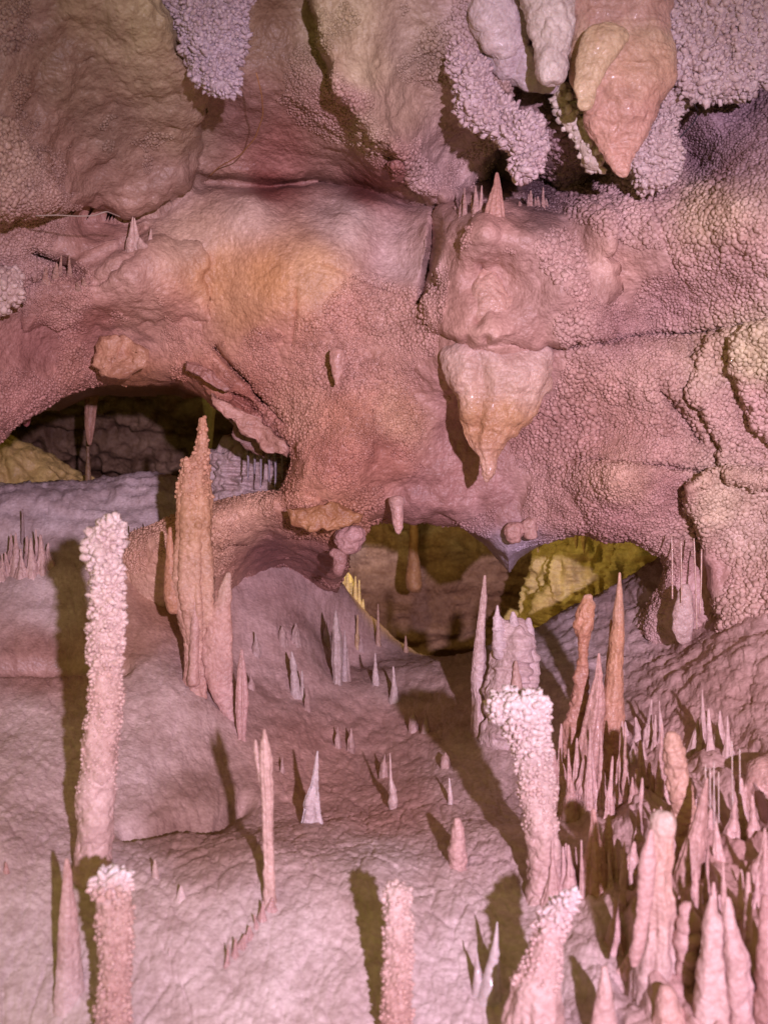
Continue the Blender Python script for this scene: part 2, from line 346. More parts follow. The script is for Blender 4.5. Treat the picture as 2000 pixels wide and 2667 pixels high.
# colour as lit (light and shade included), popcorn, small grain, smooth lumps
WC = [(60, 60, (*s(160, 126, 118), .5, .4, .8)), (250, 60, (*s(160, 134, 104), .2, .4, 1)), (400, 60, (*s(172, 152, 108), .25, .5, .6)), (420, 220, (*s(164, 140, 104), .2, .4, .8)), (150, 150, (*s(140, 108, 88), .3, .3, 1)), (300, 330, (*s(146, 114, 92), .2, .4, 1)), (480, 330, (*s(168, 138, 108), .2, .4, .8)), (130, 330, (*s(150, 112, 92), .3, .3, 1)), (250, 480, (*s(156, 114, 94), .25, .3, 1)), (440, 480, (*s(166, 126, 108), .2, .4, .8)), (40, 420, (*s(180, 144, 122), .9, .2, .5)), (90, 500, (*s(184, 146, 128), .9, .2, .4)),
      (870, 60, (*s(184, 162, 118), .55, .5, .5)), (950, 180, (*s(182, 156, 116), .35, .5, .8)), (1080, 120, (*s(178, 150, 128), .3, .4, .8)), (1050, 280, (*s(180, 146, 118), .3, .5, .8)), (960, 320, (*s(184, 150, 122), .6, .4, .5)), (1150, 380, (*s(188, 148, 138), .3, .3, .8)), (1080, 450, (*s(196, 156, 148), .9, .1, .3)), (1220, 440, (*s(196, 154, 146), .8, .1, .4)), (1250, 60, (*s(190, 160, 160), .3, .2, .8)),
      (1960, 930, (*s(212, 190, 142), 1, .1, .2)), (1860, 950, (*s(206, 172, 142), 1, .1, .2)), (1960, 1060, (*s(212, 164, 150), 1, .1, .2)), (1850, 1300, (*s(214, 184, 146), 1, .1, .2)), (1930, 1420, (*s(210, 174, 150), 1, .1, .2)), (1930, 1580, (*s(208, 164, 142), 1, .2, .2)), (1960, 1680, (*s(206, 150, 140), .9, .2, .3)), (1790, 1560, (*s(206, 156, 148), .6, .3, .7)), (1720, 1640, (*s(204, 160, 152), .6, .3, .7)),
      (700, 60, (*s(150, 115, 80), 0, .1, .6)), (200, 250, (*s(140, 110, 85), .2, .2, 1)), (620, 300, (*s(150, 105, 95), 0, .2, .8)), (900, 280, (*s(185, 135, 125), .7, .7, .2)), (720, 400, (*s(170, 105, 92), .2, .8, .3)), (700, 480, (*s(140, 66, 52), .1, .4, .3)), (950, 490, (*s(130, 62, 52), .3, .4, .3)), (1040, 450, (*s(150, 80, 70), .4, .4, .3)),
      (650, 550, (*s(205, 165, 142), .0, .45, .4)), (900, 570, (*s(205, 170, 155), 0, .4, .4)), (1040, 680, (*s(205, 168, 160), 0, .3, .5)), (500, 610, (*s(205, 162, 130), 0, .4, .4)), (560, 720, (*s(205, 142, 78), .1, .5, .2)), (700, 730, (*s(205, 140, 66), .1, .5, .1)), (820, 720, (*s(204, 148, 88), .1, .5, .1)), (640, 800, (*s(200, 140, 84), .3, .7, .1)),
      (480, 850, (*s(196, 134, 108), .5, .7, .1)), (700, 900, (*s(194, 130, 104), .7, .5, .1)), (900, 820, (*s(192, 130, 106), .9, .2, .1)), (1030, 800, (*s(194, 140, 118), .9, .1, .3)), (900, 970, (*s(194, 134, 112), .9, .3, .1)), (780, 1080, (*s(198, 138, 104), .7, .8, 0)), (900, 1090, (*s(192, 124, 88), .8, 1, 0)), (1040, 1090, (*s(196, 140, 100), .9, 1, 0)), (880, 1200, (*s(186, 114, 86), .7, .7, .2)), (1000, 1190, (*s(170, 100, 76), .5, .3, .7)),
      (1150, 1000, (*s(186, 130, 116), .3, .1, 1)), (1200, 1150, (*s(172, 116, 104), .2, .2, 1)), (1300, 1320, (*s(176, 122, 114), .3, .3, 1)), (1120, 1300, (*s(172, 116, 108), .3, .3, 1)), (1330, 1440, (*s(180, 160, 176), .2, .3, .6)), (1400, 1300, (*s(190, 138, 124), .5, .2, .8)),
      (1200, 620, (*s(196, 146, 130), .3, .1, 1)), (1300, 560, (*s(198, 142, 126), .1, .1, .8)), (1300, 720, (*s(192, 140, 124), .1, .1, 1)), (1420, 760, (*s(190, 140, 128), .1, .1, 1)), (1280, 900, (*s(202, 150, 130), 0, 0, .7)), (1400, 890, (*s(190, 136, 120), 0, .1, .6)), (1470, 700, (*s(200, 154, 140), .9, 0, .4)), (1590, 690, (*s(198, 148, 128), .1, .1, .6)), (1480, 860, (*s(198, 150, 136), .9, .1, .2)),
      (1650, 560, (*s(202, 158, 146), 1, .1, .2)), (1850, 560, (*s(206, 172, 140), 1, .1, .2)), (1900, 700, (*s(200, 156, 146), 1, .2, .2)), (1750, 780, (*s(188, 138, 132), .8, .6, .2)), (1600, 860, (*s(180, 128, 120), .6, .6, .2)), (1550, 1000, (*s(196, 144, 126), 1, .1, .2)), (1700, 1000, (*s(198, 150, 130), 1, .2, .2)), (1500, 1130, (*s(192, 138, 124), 1, .1, .3)), (1700, 1130, (*s(194, 142, 126), 1, .3, .1)), (1620, 1260, (*s(204, 154, 124), .8, .7, 0)), (1750, 1290, (*s(196, 140, 128), .6, .7, 0)), (1600, 1340, (*s(190, 132, 122), .6, .6, .2)), (1900, 1050, (*s(202, 156, 138), 1, .2, .2)), (1850, 1500, (*s(190, 134, 122), .3, .4, .5)),
      (1480, 450, (*s(160, 118, 122), .9, .2, 0)), (1650, 500, (*s(190, 150, 150), 1, .2, 0)), (1880, 330, (*s(160, 122, 134), .9, .3, 0)), (1850, 420, (*s(150, 112, 122), .9, .3, 0)), (1300, 490, (*s(60, 40, 46), .4, .2, .3)), (1400, 500, (*s(90, 62, 70), .6, .2, .3)), (1550, 200, (*s(150, 112, 118), .6, .2, .3)),  # near-black entries put the shade of the ledge crevice into the colour
      (80, 560, (*s(188, 138, 122), .6, .3, .5)), (250, 600, (*s(176, 118, 100), .2, .1, 1)), (60, 700, (*s(196, 150, 136), .9, .3, .2)), (300, 700, (*s(198, 146, 126), .1, .1, 1)), (180, 790, (*s(188, 132, 114), .8, .3, .3)), (100, 900, (*s(160, 98, 88), .1, .5, .5)), (240, 850, (*s(170, 104, 88), .1, .4, .5)), (380, 860, (*s(196, 142, 118), .2, .2, .7)), (200, 960, (*s(186, 122, 98), .8, .4, .1)), (60, 1040, (*s(186, 124, 110), .8, .4, .1)), (340, 950, (*s(196, 124, 66), .3, .6, .2)), (520, 1010, (*s(186, 112, 74), .3, .3, .7)), (620, 1070, (*s(170, 92, 66), .4, .4, .8)), (700, 1120, (*s(180, 112, 88), .6, .3, .5)),
      (650, 1350, (*s(210, 154, 116), .7, .6, .2)), (800, 1290, (*s(200, 132, 94), .7, .7, .2)), (850, 1360, (*s(190, 120, 62), .6, .6, .2)), (500, 1400, (*s(204, 148, 104), .7, .5, .1)), (400, 1450, (*s(204, 150, 116), .6, .7, .1)), (700, 1430, (*s(140, 84, 76), .1, .3, .7)), (820, 1430, (*s(150, 94, 84), .3, .3, .9)), (420, 1560, (*s(196, 146, 114), .2, .4, .3))]
GROOVE = [([(530, 478), (700, 482), (860, 476), (1000, 500), (1110, 545)], 16, .10), ([(1138, 540), (1126, 620), (1118, 700), (1085, 790)], 8, .16), ([(1432, 905), (1540, 892), (1650, 880), (1790, 868), (1960, 850)], 9, .09), ([(1690, 520), (1722, 620), (1785, 715)], 6, .05),
          ([(770, 750), (772, 820), (768, 895)], 5, .03), ([(1492, 1196), (1600, 1208), (1730, 1212), (1850, 1236)], 7, .05), ([(1715, 1015), (1775, 1090), (1820, 1150)], 12, .06), ([(1410, 540), (1300, 520), (1200, 540)], 8, .08), ([(1430, 470), (1480, 520)], 8, .10), ([(560, 905), (640, 990), (700, 1060), (760, 1110)], 9, .09), ([(520, 965), (600, 1020), (690, 1090)], 6, .05), ([(740, 1320), (850, 1322), (940, 1330)], 5, .04),
          ([(840, 690), (960, 740), (1060, 780)], 5, .02), ([(90, 660), (160, 690), (200, 715)], 14, .12), ([(0, 775), (200, 690), (380, 600)], 14, .03), ([(1250, 690), (1285, 760), (1240, 840)], 10, .03)]
BULGE = [  # rock standing out of the wall: outline, how far, softness of its edge, raggedness
    ([(-900, -800), (450, -800), (452, 0), (505, 120), (545, 210), (538, 330), (522, 420), (500, 490), (455, 545), (330, 572), (180, 558), (60, 562), (-900, 600)], .15, 70, 14),
    ([(-900, 280), (40, 300), (100, 420), (145, 520), (70, 580), (-900, 650)], .07, 30, 22),
    ([(800, -800), (800, 0), (815, 100), (850, 220), (905, 310), (1005, 395), (1055, 470), (1125, 532), (1165, 520), (1230, 470), (1290, 420), (1325, 380), (1340, 250), (1290, 120), (1270, -800)], .15, 34, 20),
    ([(1960, 850), (1858, 872), (1800, 930), (1795, 1000), (1830, 1080), (1870, 1170), (1880, 1260), (2900, 1260), (2900, 860)], .055, 14, 16),
    ([(1970, 838), (1920, 890), (1912, 960), (1935, 1050), (1975, 1110), (2010, 1140), (2900, 1140), (2900, 800)], .06, 14, 16),
    ([(1850, 1225), (1800, 1250), (1782, 1290), (1800, 1350), (1835, 1420), (1862, 1500), (1868, 1580), (1890, 1640), (1960, 1700), (2060, 1740), (2900, 1740), (2900, 1200)], .11, 16, 18),
    ([(1140, 540), (1128, 620), (1118, 700), (1085, 800), (1200, 900), (1440, 905), (1600, 880), (1600, 540), (1250, 525)], .05, 24, 26),
    ([(1480, 1195), (1600, 1208), (1730, 1212), (1850, 1236), (1840, 1330), (1500, 1330)], .04, 12, 14, lambda x, y: np.clip(1-(y-1215)/105, 0, 1)*np.clip((x-1490)/140, 0, 1)),
    ([(1430, 905), (1540, 892), (1650, 880), (1790, 868), (1800, 1150), (1440, 1150)], .035, 12, 16, lambda x, y: np.clip(1-(y-900)/190, 0, 1)*np.clip((x-1430)/120, 0, 1)),
    ([(560, 1290), (700, 1295), (780, 1280), (950, 1330), (930, 1375), (700, 1392), (560, 1410)], .03, 16, 12),
    ([(90, 700), (240, 740), (420, 600), (520, 640), (560, 820), (300, 860), (60, 860)], .04, 110, 18)]
def build_wall():
    x = axis_coords(-900, -30, 2030, 2900, 2.8); y = axis_coords(-700, -30, 1640, 2200, 2.8)
    X, Y = np.meshgrid(x, y)
    D = _wd(X, Y)
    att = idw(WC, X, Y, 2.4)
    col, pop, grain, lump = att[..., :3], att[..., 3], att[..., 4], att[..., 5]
    Xw = X + 7*noise(np.stack([X, Y, 0*X], -1), 60, 5); Yw = Y + 7*noise(np.stack([X, Y, 0*X], -1), 60, 6)
    for line, wd, a in GROOVE:
        d, _, _ = seg_dist(Xw, Yw, line); D = D + a*np.exp(-(d/wd)**1.6)
    for poly, amt, soft, rag, *fade in BULGE:
        q3 = np.stack([X, Y, 0*X], -1)
        Xr = X+rag*(noise(q3, 70, 15)+.7*noise(q3, 26, 16)); Yr = Y+rag*(noise(q3, 70, 17)+.7*noise(q3, 26, 18))
        dd, _, _ = seg_dist(Xr, Yr, poly+poly[:1]); u = np.clip(np.where(inside(Xr, Yr, poly), dd, 0)/soft, 0, 1)
        D = D - amt*np.sqrt(1-(1-u)**2)*(fade[0](X, Y) if fade else 1)
    # openings: the rim rolls back and carries on as a passage wall
    big = LOW + [(2900, -2000), (-900, -2000)]
    ins = inside(X, Y, big)
    d, bx, by = seg_dist(X, Y, LOW)
    sd = np.where(ins, d, -d)
    R = 46.0
    roll = np.clip(1-sd/R, 0, 1)
    D = D + .16*(1-np.sqrt(np.clip(1-np.clip(roll, 0, 1)**2, 0, 1)))*(sd > 0) + .16*(sd <= 0)
    S = 60.0                                     # the passage roof dips behind the left arch
    arch = np.clip((1085-by)/50, 0, 1)*np.clip((560-bx)/60, 0, 1); kk = -.12+.80*arch
    Xn = np.where(sd < 0, bx + kk*(X-bx), X); Yn = np.where(sd < 0, by + kk*(Y-by), Y)
    D = D + np.where(sd < 0, (-sd)*.016, 0)
    P = atv(Xn, Yn, D)
    h = .020*lump*fbm(P, .17, 3, 40) + .010*lump*fbm(P*np.array([1, 1, .6]), .06, 3, 41) + .012*fbm(P, .4, 3, 42)
    h = h + pop*(.010*knobs(P, .05, 51)+.004*knobs(P, .0185, 52)) + grain*(.0045*knobs(P, .0115, 53)) + .008*lump*(knobs(P*np.array([1, 1, .75]), .055, 54)-.4) + .0012*fbm(P, .012, 2, 56)
    N = grid_normals(P); N *= np.where((N*P).sum(-1, keepdims=True) > 0, -1, 1)
    fade = np.where(sd < 0, .4, 1.0)
    P = P + N*(h*fade)[..., None]
    col = col*1.10*(1-.13*np.clip(noise(P, .10, 71), 0, 1)[..., None]*np.array([.3, .9, 1.2]))
    ok = sd > -(28+32*arch)
    keep = ok[:-1, :-1] & ok[1:, :-1] & ok[1:, 1:] & ok[:-1, 1:]
    F = grid_faces(*X.shape, keep=keep)
    V, F, c = compact(P.reshape(-1, 3), F, col.reshape(-1, 3))
    # popcorn: packed calcite beads grown on the wall
    fr = (X > -250) & (X < 2250) & (Y > -150) & (sd > 3)
    pm = pop - .10 + .38*noise(P, .15, 80) + .22*noise(P, .06, 81) + .12*noise(P, .025, 82)
    wgt = np.where(fr & (pm > .40), 1.0, 0).ravel(); ids = np.where(wgt > 0)[0]
    ids = RNG.permutation(ids)[:120000]
    Pk = P.reshape(-1, 3)[ids]; Nk = N.reshape(-1, 3)[ids]
    edge = np.clip((pm.ravel()[ids]-.38)/.22, 0, 1)*.5+.5
    size = edge*((.0066)*(1+.5*noise(Pk, .16, 83)+.35*noise(Pk, .045, 84))*np.clip(1-.5*grain.ravel()[ids], .5, 1)).clip(.0036, .013)
    kp = poisson(Pk, size*1.28); Pk, Nk, size = Pk[kp], Nk[kp], size[kp]; ck = col.reshape(-1, 3)[ids][kp]
    kV, kF = scatter(Pk, Nk, size*RNG.uniform(.7, 1.3, len(size)), .75, .45, -.06)
    kc = np.repeat(ck*RNG.uniform(.93, 1.07, (len(ck), 1)), len(ICO_V), 0)
    print('wall beads', len(kp))
    F = [F, kF+len(V)]; V = np.concatenate([V, kV]); c = np.concatenate([c, kc])
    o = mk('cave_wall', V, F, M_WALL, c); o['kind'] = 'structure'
build_wall()

# ---------------------------------------------------------------- chamber behind the openings
def build_chamber():
    x = axis_coords(-1200, -100, 2100, 3200, 7.0); y = axis_coords(300, 900, 1800, 2200, 7.0)
    X, Y = np.meshgrid(x, y)
    f = tps([(-1200, 1000), (-500, 1300), (200, 1150), (700, 1150), (1000, 1400), (1050, 1600), (1500, 1500), (1900, 1500), (2600, 1300), (3200, 1000), (1000, 700), (0, 700), (2000, 700), (1000, 300), (0, 300), (2000, 300), (-1200, 300), (3200, 300), (1000, 2200), (0, 2200), (2000, 2200), (1000, 1050)],
            [3.4, 4.3, 4.9, 4.9, 5.0, 4.9, 4.9, 4.3, 3.6, 3.2, 4.1, 4.1, 4.1, 3.2, 3.2, 3.2, 3.2, 3.2, 6.0, 6.0, 5.5, 5.2], 1e-3)
    D = f(X, Y); P = atv(X, Y, D)
    h = .08*fbm(P, .6, 3, 60) + .035*fbm(P*np.array([.5, .5, 1.6]), .10, 4, 61, .62) + .014*knobs(P*np.array([.6, 1, 1.4]), .045, 62) + .045*np.abs(noise(P*np.array([.3, .3, 1.6]), .10, 63)) + .03*(1-2*np.abs(noise(P*np.array([1, 1, .25]), .05, 66)))*np.clip((1480-Y)/80, 0, 1)
    N = grid_normals(P); N *= np.where((N*P).sum(-1, keepdims=True) > 0, -1, 1); P = P+N*h[..., None]
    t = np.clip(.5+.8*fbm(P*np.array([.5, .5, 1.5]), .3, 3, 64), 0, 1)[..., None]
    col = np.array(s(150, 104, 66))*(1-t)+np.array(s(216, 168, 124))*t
    col = col*(1-.55*np.clip((760-X)/120, 0, 1))[..., None]        # base colour darkened towards the left
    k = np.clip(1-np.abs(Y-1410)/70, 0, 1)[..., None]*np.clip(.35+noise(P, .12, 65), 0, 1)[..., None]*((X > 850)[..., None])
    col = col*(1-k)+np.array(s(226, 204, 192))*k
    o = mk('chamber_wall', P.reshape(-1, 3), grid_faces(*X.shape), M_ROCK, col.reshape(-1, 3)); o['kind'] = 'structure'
build_chamber()

# ---------------------------------------------------------------- formations turned on their own axis
def spindle(rows, Y, dr=.9, flute=0, nfl=7, popc=0, cell=.0185, grain=0, lump=0, lcell=.05, ruff=0, seed=1, step=2.6, Yb=None, hatch=0):
    rows = sorted(rows); r = np.array(rows, float)
    py0, py1 = r[0, 0], r[-1, 0]
    nv = int(np.clip((py1-py0)/step, 14, 420)); v = np.linspace(0, 1, nv)**1.0*(py1-py0)+py0
    xl = np.interp(v, r[:, 0], r[:, 1]); xr = np.interp(v, r[:, 0], r[:, 2])
    k = max(1, int(nv*.025)); ker = np.ones(2*k+1)/(2*k+1)
    sm = lambda a: np.convolve(np.pad(a, k, 'edge'), ker, 'valid')
    xl, xr = sm(xl), sm(xr)
    cx = (xl+xr)/2; hw = np.maximum((xr-xl)/2, .5)
    e0 = np.clip((v-py0)/np.clip(hw[0]*.8, 1, 26), 0, 1); e1 = np.clip((py1-v)/np.clip(hw[-1]*.8, 1, 26), 0, 1)
    hw = np.maximum(hw*np.sqrt(1-(1-e0)**2)*np.sqrt(1-(1-e1)**2), .3)
    Yv = np.full(nv, Y) if Yb is None else np.interp(v, [py0, py1], [Y, Yb])
    C = atv(cx, v, Yv); R = hw/FPX*Yv
    nu = int(np.clip(hw.max()*2*math.pi/step, 14, 380)); th = np.arange(nu)/nu*2*math.pi
    q = np.zeros((nv, nu, 3))
    q[..., 0] = np.cos(th)[None]; q[..., 1] = np.sin(th)[None]*dr
    P = C[:, None]+q*R[:, None, None]
    N0 = q/np.linalg.norm(q, axis=-1, keepdims=True)
    sz = np.minimum(R/.012, 1.0)[:, None]
    if flute:
        f = noise(np.stack([np.cos(th)[None]*1.6+0*v[:, None], np.sin(th)[None]*1.6+0*v[:, None], (v[:, None]-py0)/420.0+0*th[None]], -1), 1.7/nfl*2, seed+5)
        P = P + N0*(flute*R[:, None]*f)[..., None]
    N = grid_normals(P, True); N *= np.where((N*(P-C[:, None])).sum(-1, keepdims=True) < 0, -1, 1)
    h = 0*P[..., 0]
    if lump: h = h + lump*(fbm(P, lcell, 3, seed+1)+.6*(knobs(P, lcell*.7, seed+8)-.5))*sz
    if popc: h = h + popc*knobs(P, cell, seed+2)*sz
    if grain: h = h + grain*knobs(P, .0105, seed+3)*sz
    if ruff: h = h + ruff*(1-np.abs(noise(P*np.array([1, 1, .35]), .03, seed+4))*2)*sz
    if hatch: h = h + hatch*(1-2*np.abs(noise(P*np.array([.5, .5, 2.0]), .03, seed+6)))*sz
    h = h + .0012*fbm(P, .012, 2, seed+9)*sz
    P = P + N*h[..., None]
    cap0 = C[0:1]; cap1 = C[-1:]
    V = np.concatenate([P.reshape(-1, 3), cap0, cap1])
    a = np.arange(nu); b = (a+1) % nu; n = nv*nu
    F = [grid_faces(nv, nu, True), np.stack([np.full(nu, n), a, b], -1), np.stack([np.full(nu, n+1), (nv-1)*nu+b, (nv-1)*nu+a], -1)]
    return dict(V=V, F=F, P=P, N=N, v=v, C=C, R=R, Yv=Yv)
def shade(sp, stops):                            # stain running along the length: [(py, colour)]
    st = sorted(stops); ys = [a for a, _ in st]; cs = np.array([c for _, c in st])
    nv, nu = sp['P'].shape[:2]
    vv = sp['v'][:, None] + 30*fbm(sp['P'], .05, 2, 88)
    c = np.stack([np.interp(vv, ys, cs[:, k]) for k in range(3)], -1)
    c = c*(1-.12*np.clip(noise(sp['P']*np.array([1, 1, .3]), .03, 89), 0, 1)[..., None]*np.array([.4, 1, 1.2]))
    return np.concatenate([c.reshape(-1, 3), c[0, :1], c[-1, :1]])
def crust_on(sp, bands, front=True):             # bands: (py0, py1, spacing px, radius px, stretch)
    Vs, Fs, n0 = [], [], 0
    for py0, py1, gap, rad, stretch in bands:
        v = sp['v']; rows = np.where((v >= py0) & (v <= py1))[0]
        if len(rows) == 0: continue
        nu = sp['P'].shape[1]; Rpx = sp['R'][rows]/sp['Yv'][rows]*FPX
        area = (2*math.pi*Rpx).mean()*(py1-py0)
        n = int(np.clip(2.6*area/gap**2, 12, 9000))
        k = RNG.choice(rows, n, p=Rpx/Rpx.sum()); j = RNG.integers(0, nu, n)
        P = sp['P'][k, j]; N = sp['N'][k, j]
        kp = poisson(P, .86*gap/FPX*sp['Yv'].mean()); P, N, k = P[kp], N[kp], k[kp]; n = len(kp)
        rr = rad/FPX*sp['Yv'][k]*RNG.uniform(.55, 1.35, n)
        V, F = scatter(P, N, rr, stretch); Vs.append(V); Fs.append(F+n0); n0 += len(V)
    return np.concatenate(Vs), np.concatenate(Fs)

PINK = s(198, 146, 128); CREAM = s(206, 176, 164); WHITE = s(222, 202, 198); ORANGE = s(200, 126, 66); TAN = s(196, 140, 108); ROSE = s(188, 122, 108); LAV = s(196, 176, 190)
def formation(name, label, cat, rows, stops, Y=None, base=None, mat=None, group=None, crust=None, crust_col=None, part='shaft', crust_name='popcorn_crust', extra=None, **kw):
    if Y is None: Y = floor_hit(*(base or ((rows[-1][1]+rows[-1][2])/2, rows[-1][0])))
    grow = cat in ('stalagmite', 'stalagmites')
    if grow:
        l = rows[-1]; wdt = (l[2]-l[1]); rows = rows + [(l[0]+14, l[1]-wdt*.05, l[2]+wdt*.05), (l[0]+50, l[1]-wdt*.1, l[2]+wdt*.1)]
    sp = spindle(rows, Y, **kw)
    mat = mat or M_DRY
    if not isinstance(stops, list): stops = [(0, stops), (1, stops)]
    org = sp['C'][-1] if grow else sp['C'][0]
    if crust or extra:
        root = thing(name, label, cat, org, group)
        mk(part, sp['V'], sp['F'], mat, shade(sp, stops), root, org)
        if crust:
            V, F = crust_on(sp, crust)
            if crust_col is None:
                st = sorted(stops); pyv = 1333.5-V[:, 2]/V[:, 1]*FPX
                cc = 1.05*np.stack([np.interp(pyv, [a for a, _ in st], [c[q] for _, c in st]) for q in range(3)], -1)
            else: cc = np.array(crust_col)*(1+.0*V[:, :1])
            cc = cc*(1-.15*np.clip(noise(V, .04, 17), 0, 1)[:, None]*np.array([.4, 1, 1.1]))
            mk(crust_name, V, F, M_CRUST, cc, root, org)
        for en, er, es, eY, ek in (extra or []):
            e = spindle(er, Y+eY, **ek); mk(en, e['V'], e['F'], mat, shade(e, [(0, es), (1, es)]), root, org)
        return root
    return tag(mk(name, sp['V'], sp['F'], mat, shade(sp, stops), None, org), label, cat, group)

# ---- ceiling masses and draperies
formation('popcorn_lobe', 'purple tinted coral crusted lobe hanging at the top left beside olive rock', 'popcorn lobe',
    [(-120, 400, 650), (0, 440, 636), (60, 458, 636), (130, 470, 632), (190, 500, 625), (225, 540, 610), (238, 560, 592)], s(182, 158, 170), Y=2.32, dr=.6, lump=.026, lcell=.07, popc=.008, seed=5,
    crust=[(-100, 236, 9, 5, 1.9), (-100, 236, 20, 7, 1.9)], crust_col=s(190, 164, 176), part='core')  # purple cast of the light mixed into core and crust colour
formation('coral_ridge', 'lavender coral ridge slanting down left of the blunt white stalactite', 'coral ridge',
    [(110, 1175, 1215), (170, 1165, 1250), (230, 1195, 1300), (290, 1235, 1350), (350, 1290, 1420), (400, 1320, 1420), (440, 1335, 1400), (462, 1348, 1370)], s(196, 166, 172), Y=2.47, dr=.6, lump=.026, lcell=.07, popc=.008, seed=11,
    crust=[(110, 462, 9.5, 5.4, 1.8), (110, 462, 20, 7.5, 1.8)], crust_col=s(206, 174, 176), part='core')
formation('flowstone_lump', 'glossy lavender white lumps piled above the coral ridge', 'flowstone',
    [(-150, 1180, 1390), (-20, 1190, 1385), (40, 1225, 1390), (90, 1255, 1388), (130, 1275, 1385), (150, 1300, 1375)], s(210, 186, 188), Y=2.42, dr=.6, lump=.022, lcell=.09, mat=M_WAX, seed=13)
formation('flowstone_lump', 'small wet whitish lobes below the white pendant', 'flowstone',
    [(110, 1270, 1330), (150, 1265, 1440), (200, 1330, 1445), (232, 1370, 1440), (245, 1400, 1425)], s(200, 176, 184), Y=2.46, dr=.6, lump=.016, lcell=.06, mat=M_WAX, seed=14)
formation('stalactite', 'blunt white stalactite hanging left of the fat orange stalactite', 'stalactite',
    [(-160, 1330, 1500), (0, 1360, 1490), (60, 1385, 1490), (130, 1395, 1482), (180, 1408, 1470), (205, 1418, 1458), (216, 1428, 1446)], s(214, 194, 184), Y=2.34, dr=.85, lump=.010, popc=.004, mat=M_WAX, seed=15)
formation('stalactite', 'fat orange pink waxy stalactite hanging at the top right', 'stalactite',
    [(-200, 1420, 1790), (0, 1460, 1755), (60, 1485, 1745), (140, 1480, 1750), (200, 1482, 1748), (250, 1498, 1735), (300, 1515, 1715), (350, 1535, 1690), (400, 1560, 1662), (430, 1580, 1652), (452, 1598, 1645), (463, 1612, 1632)],
    [(-100, s(196, 152, 132)), (60, s(200, 150, 128)), (110, s(212, 174, 132)), (200, s(212, 162, 122)), (300, s(212, 152, 128)), (420, s(212, 152, 126)), (460, s(216, 168, 138))], Y=2.38, dr=.6, lump=.012, lcell=.09, hatch=.002, mat=M_WAX, seed=16,
    extra=[('drip_ridge', [(60, 1530, 1620), (100, 1515, 1640), (160, 1500, 1590), (230, 1496, 1556), (275, 1503, 1550), (288, 1512, 1540)], s(212, 178, 128), -.085, dict(dr=.45, lump=.006, lcell=.06, seed=3))])
formation('flowstone_frill', 'pale ruffled frill along the left side of the fat orange stalactite', 'flowstone',
    [(225, 1448, 1478), (270, 1450, 1500), (330, 1475, 1530), (380, 1505, 1560), (420, 1525, 1566), (445, 1540, 1562)], s(214, 194, 176), Y=2.46, dr=.7, lump=.010, lcell=.04, ruff=.004, seed=17,
    crust=[(225, 445, 19, 9, 1.2)], crust_col=s(218, 198, 184), part='core')
formation('stalactite', 'coral crusted stalactite right of the fat orange stalactite', 'stalactite',
    [(150, 1760, 1850), (250, 1720, 1790), (320, 1690, 1770), (380, 1662, 1745), (430, 1650, 1735), (465, 1655, 1725), (486, 1672, 1708)], s(204, 172, 168), Y=2.48, dr=.8, lump=.026, lcell=.07, popc=.008, seed=18,
    crust=[(200, 486, 9.5, 5.4, 1.7), (200, 486, 22, 7, 1.7)], crust_col=s(208, 178, 174), part='core')
formation('popcorn_lobe', 'pale coral crusted lobe hanging in the top right corner', 'popcorn lobe',
    [(-200, 1700, 2300), (-40, 1722, 2260), (40, 1738, 2200), (110, 1748, 2150), (170, 1752, 2060), (215, 1770, 1960), (250, 1785, 1880), (272, 1798, 1840)], s(204, 178, 182), Y=2.42, dr=.32, lump=.02, lcell=.09, popc=.010, seed=19,
    crust=[(-120, 272, 10.5, 6, 1.8), (-120, 272, 24, 9, 1.8)], crust_col=s(212, 184, 184), part='core')
# ---- popcorn masses on the right
formation('popcorn_lobe', 'pale popcorn lobe at the left edge above the spiky cluster', 'popcorn lobe',
    [(690, -90, 20), (710, -110, 40), (760, -110, 48), (800, -100, 20), (830, -90, -10)], s(206, 170, 158), Y=2.55, dr=.6, popc=.008, lump=.008, seed=24, crust=[(690, 830, 15, 8, 1.2)], crust_col=s(208, 174, 162), part='core')
# ---- wall ornaments
formation('stalactite', 'large shield shaped stalactite with orange belly and thin tip on wall', 'stalactite',
    [(880, 1220, 1400), (915, 1150, 1430), (960, 1160, 1440), (1010, 1180, 1440), (1060, 1188, 1400), (1100, 1196, 1360), (1140, 1205, 1318), (1170, 1220, 1300), (1190, 1243, 1298), (1215, 1252, 1290), (1240, 1256, 1280), (1257, 1262, 1270)],
    [(900, s(206, 164, 150)), (1030, s(206, 160, 132)), (1090, s(200, 142, 84)), (1150, s(198, 138, 88)), (1200, s(204, 150, 116))], Y=2.655, Yb=2.63, dr=.5, flute=.13, nfl=6, lump=.012, lcell=.07, hatch=.002, mat=M_WAX, seed=31)
formation('stalactite', 'tear shaped crusted pinkish drip above the shield shaped stalactite', 'stalactite',
    [(690, 1262, 1290), (740, 1240, 1310), (790, 1222, 1335), (830, 1228, 1340), (850, 1245, 1320), (868, 1265, 1300)], s(204, 150, 128), Y=2.58, dr=.5, lump=.008, popc=.005, mat=M_WAX, seed=32)
formation('stalactite', 'small pointed drip on the popcorn wall left of the shield stalactite', 'stalactite',
    [(905, 858, 898), (935, 860, 900), (970, 866, 892), (1003, 873, 880)], s(200, 142, 122), Y=2.70, dr=.6, lump=.003, mat=M_WAX, seed=33)
formation('stalactite', 'small wet finger stalactite dripping at the top edge of the central opening', 'stalactite',
    [(1290, 1005, 1060), (1320, 1015, 1052), (1350, 1020, 1050), (1375, 1026, 1050), (1392, 1032, 1044)], s(202, 150, 138), Y=2.80, dr=.9, lump=.003, mat=M_WAX, seed=34)
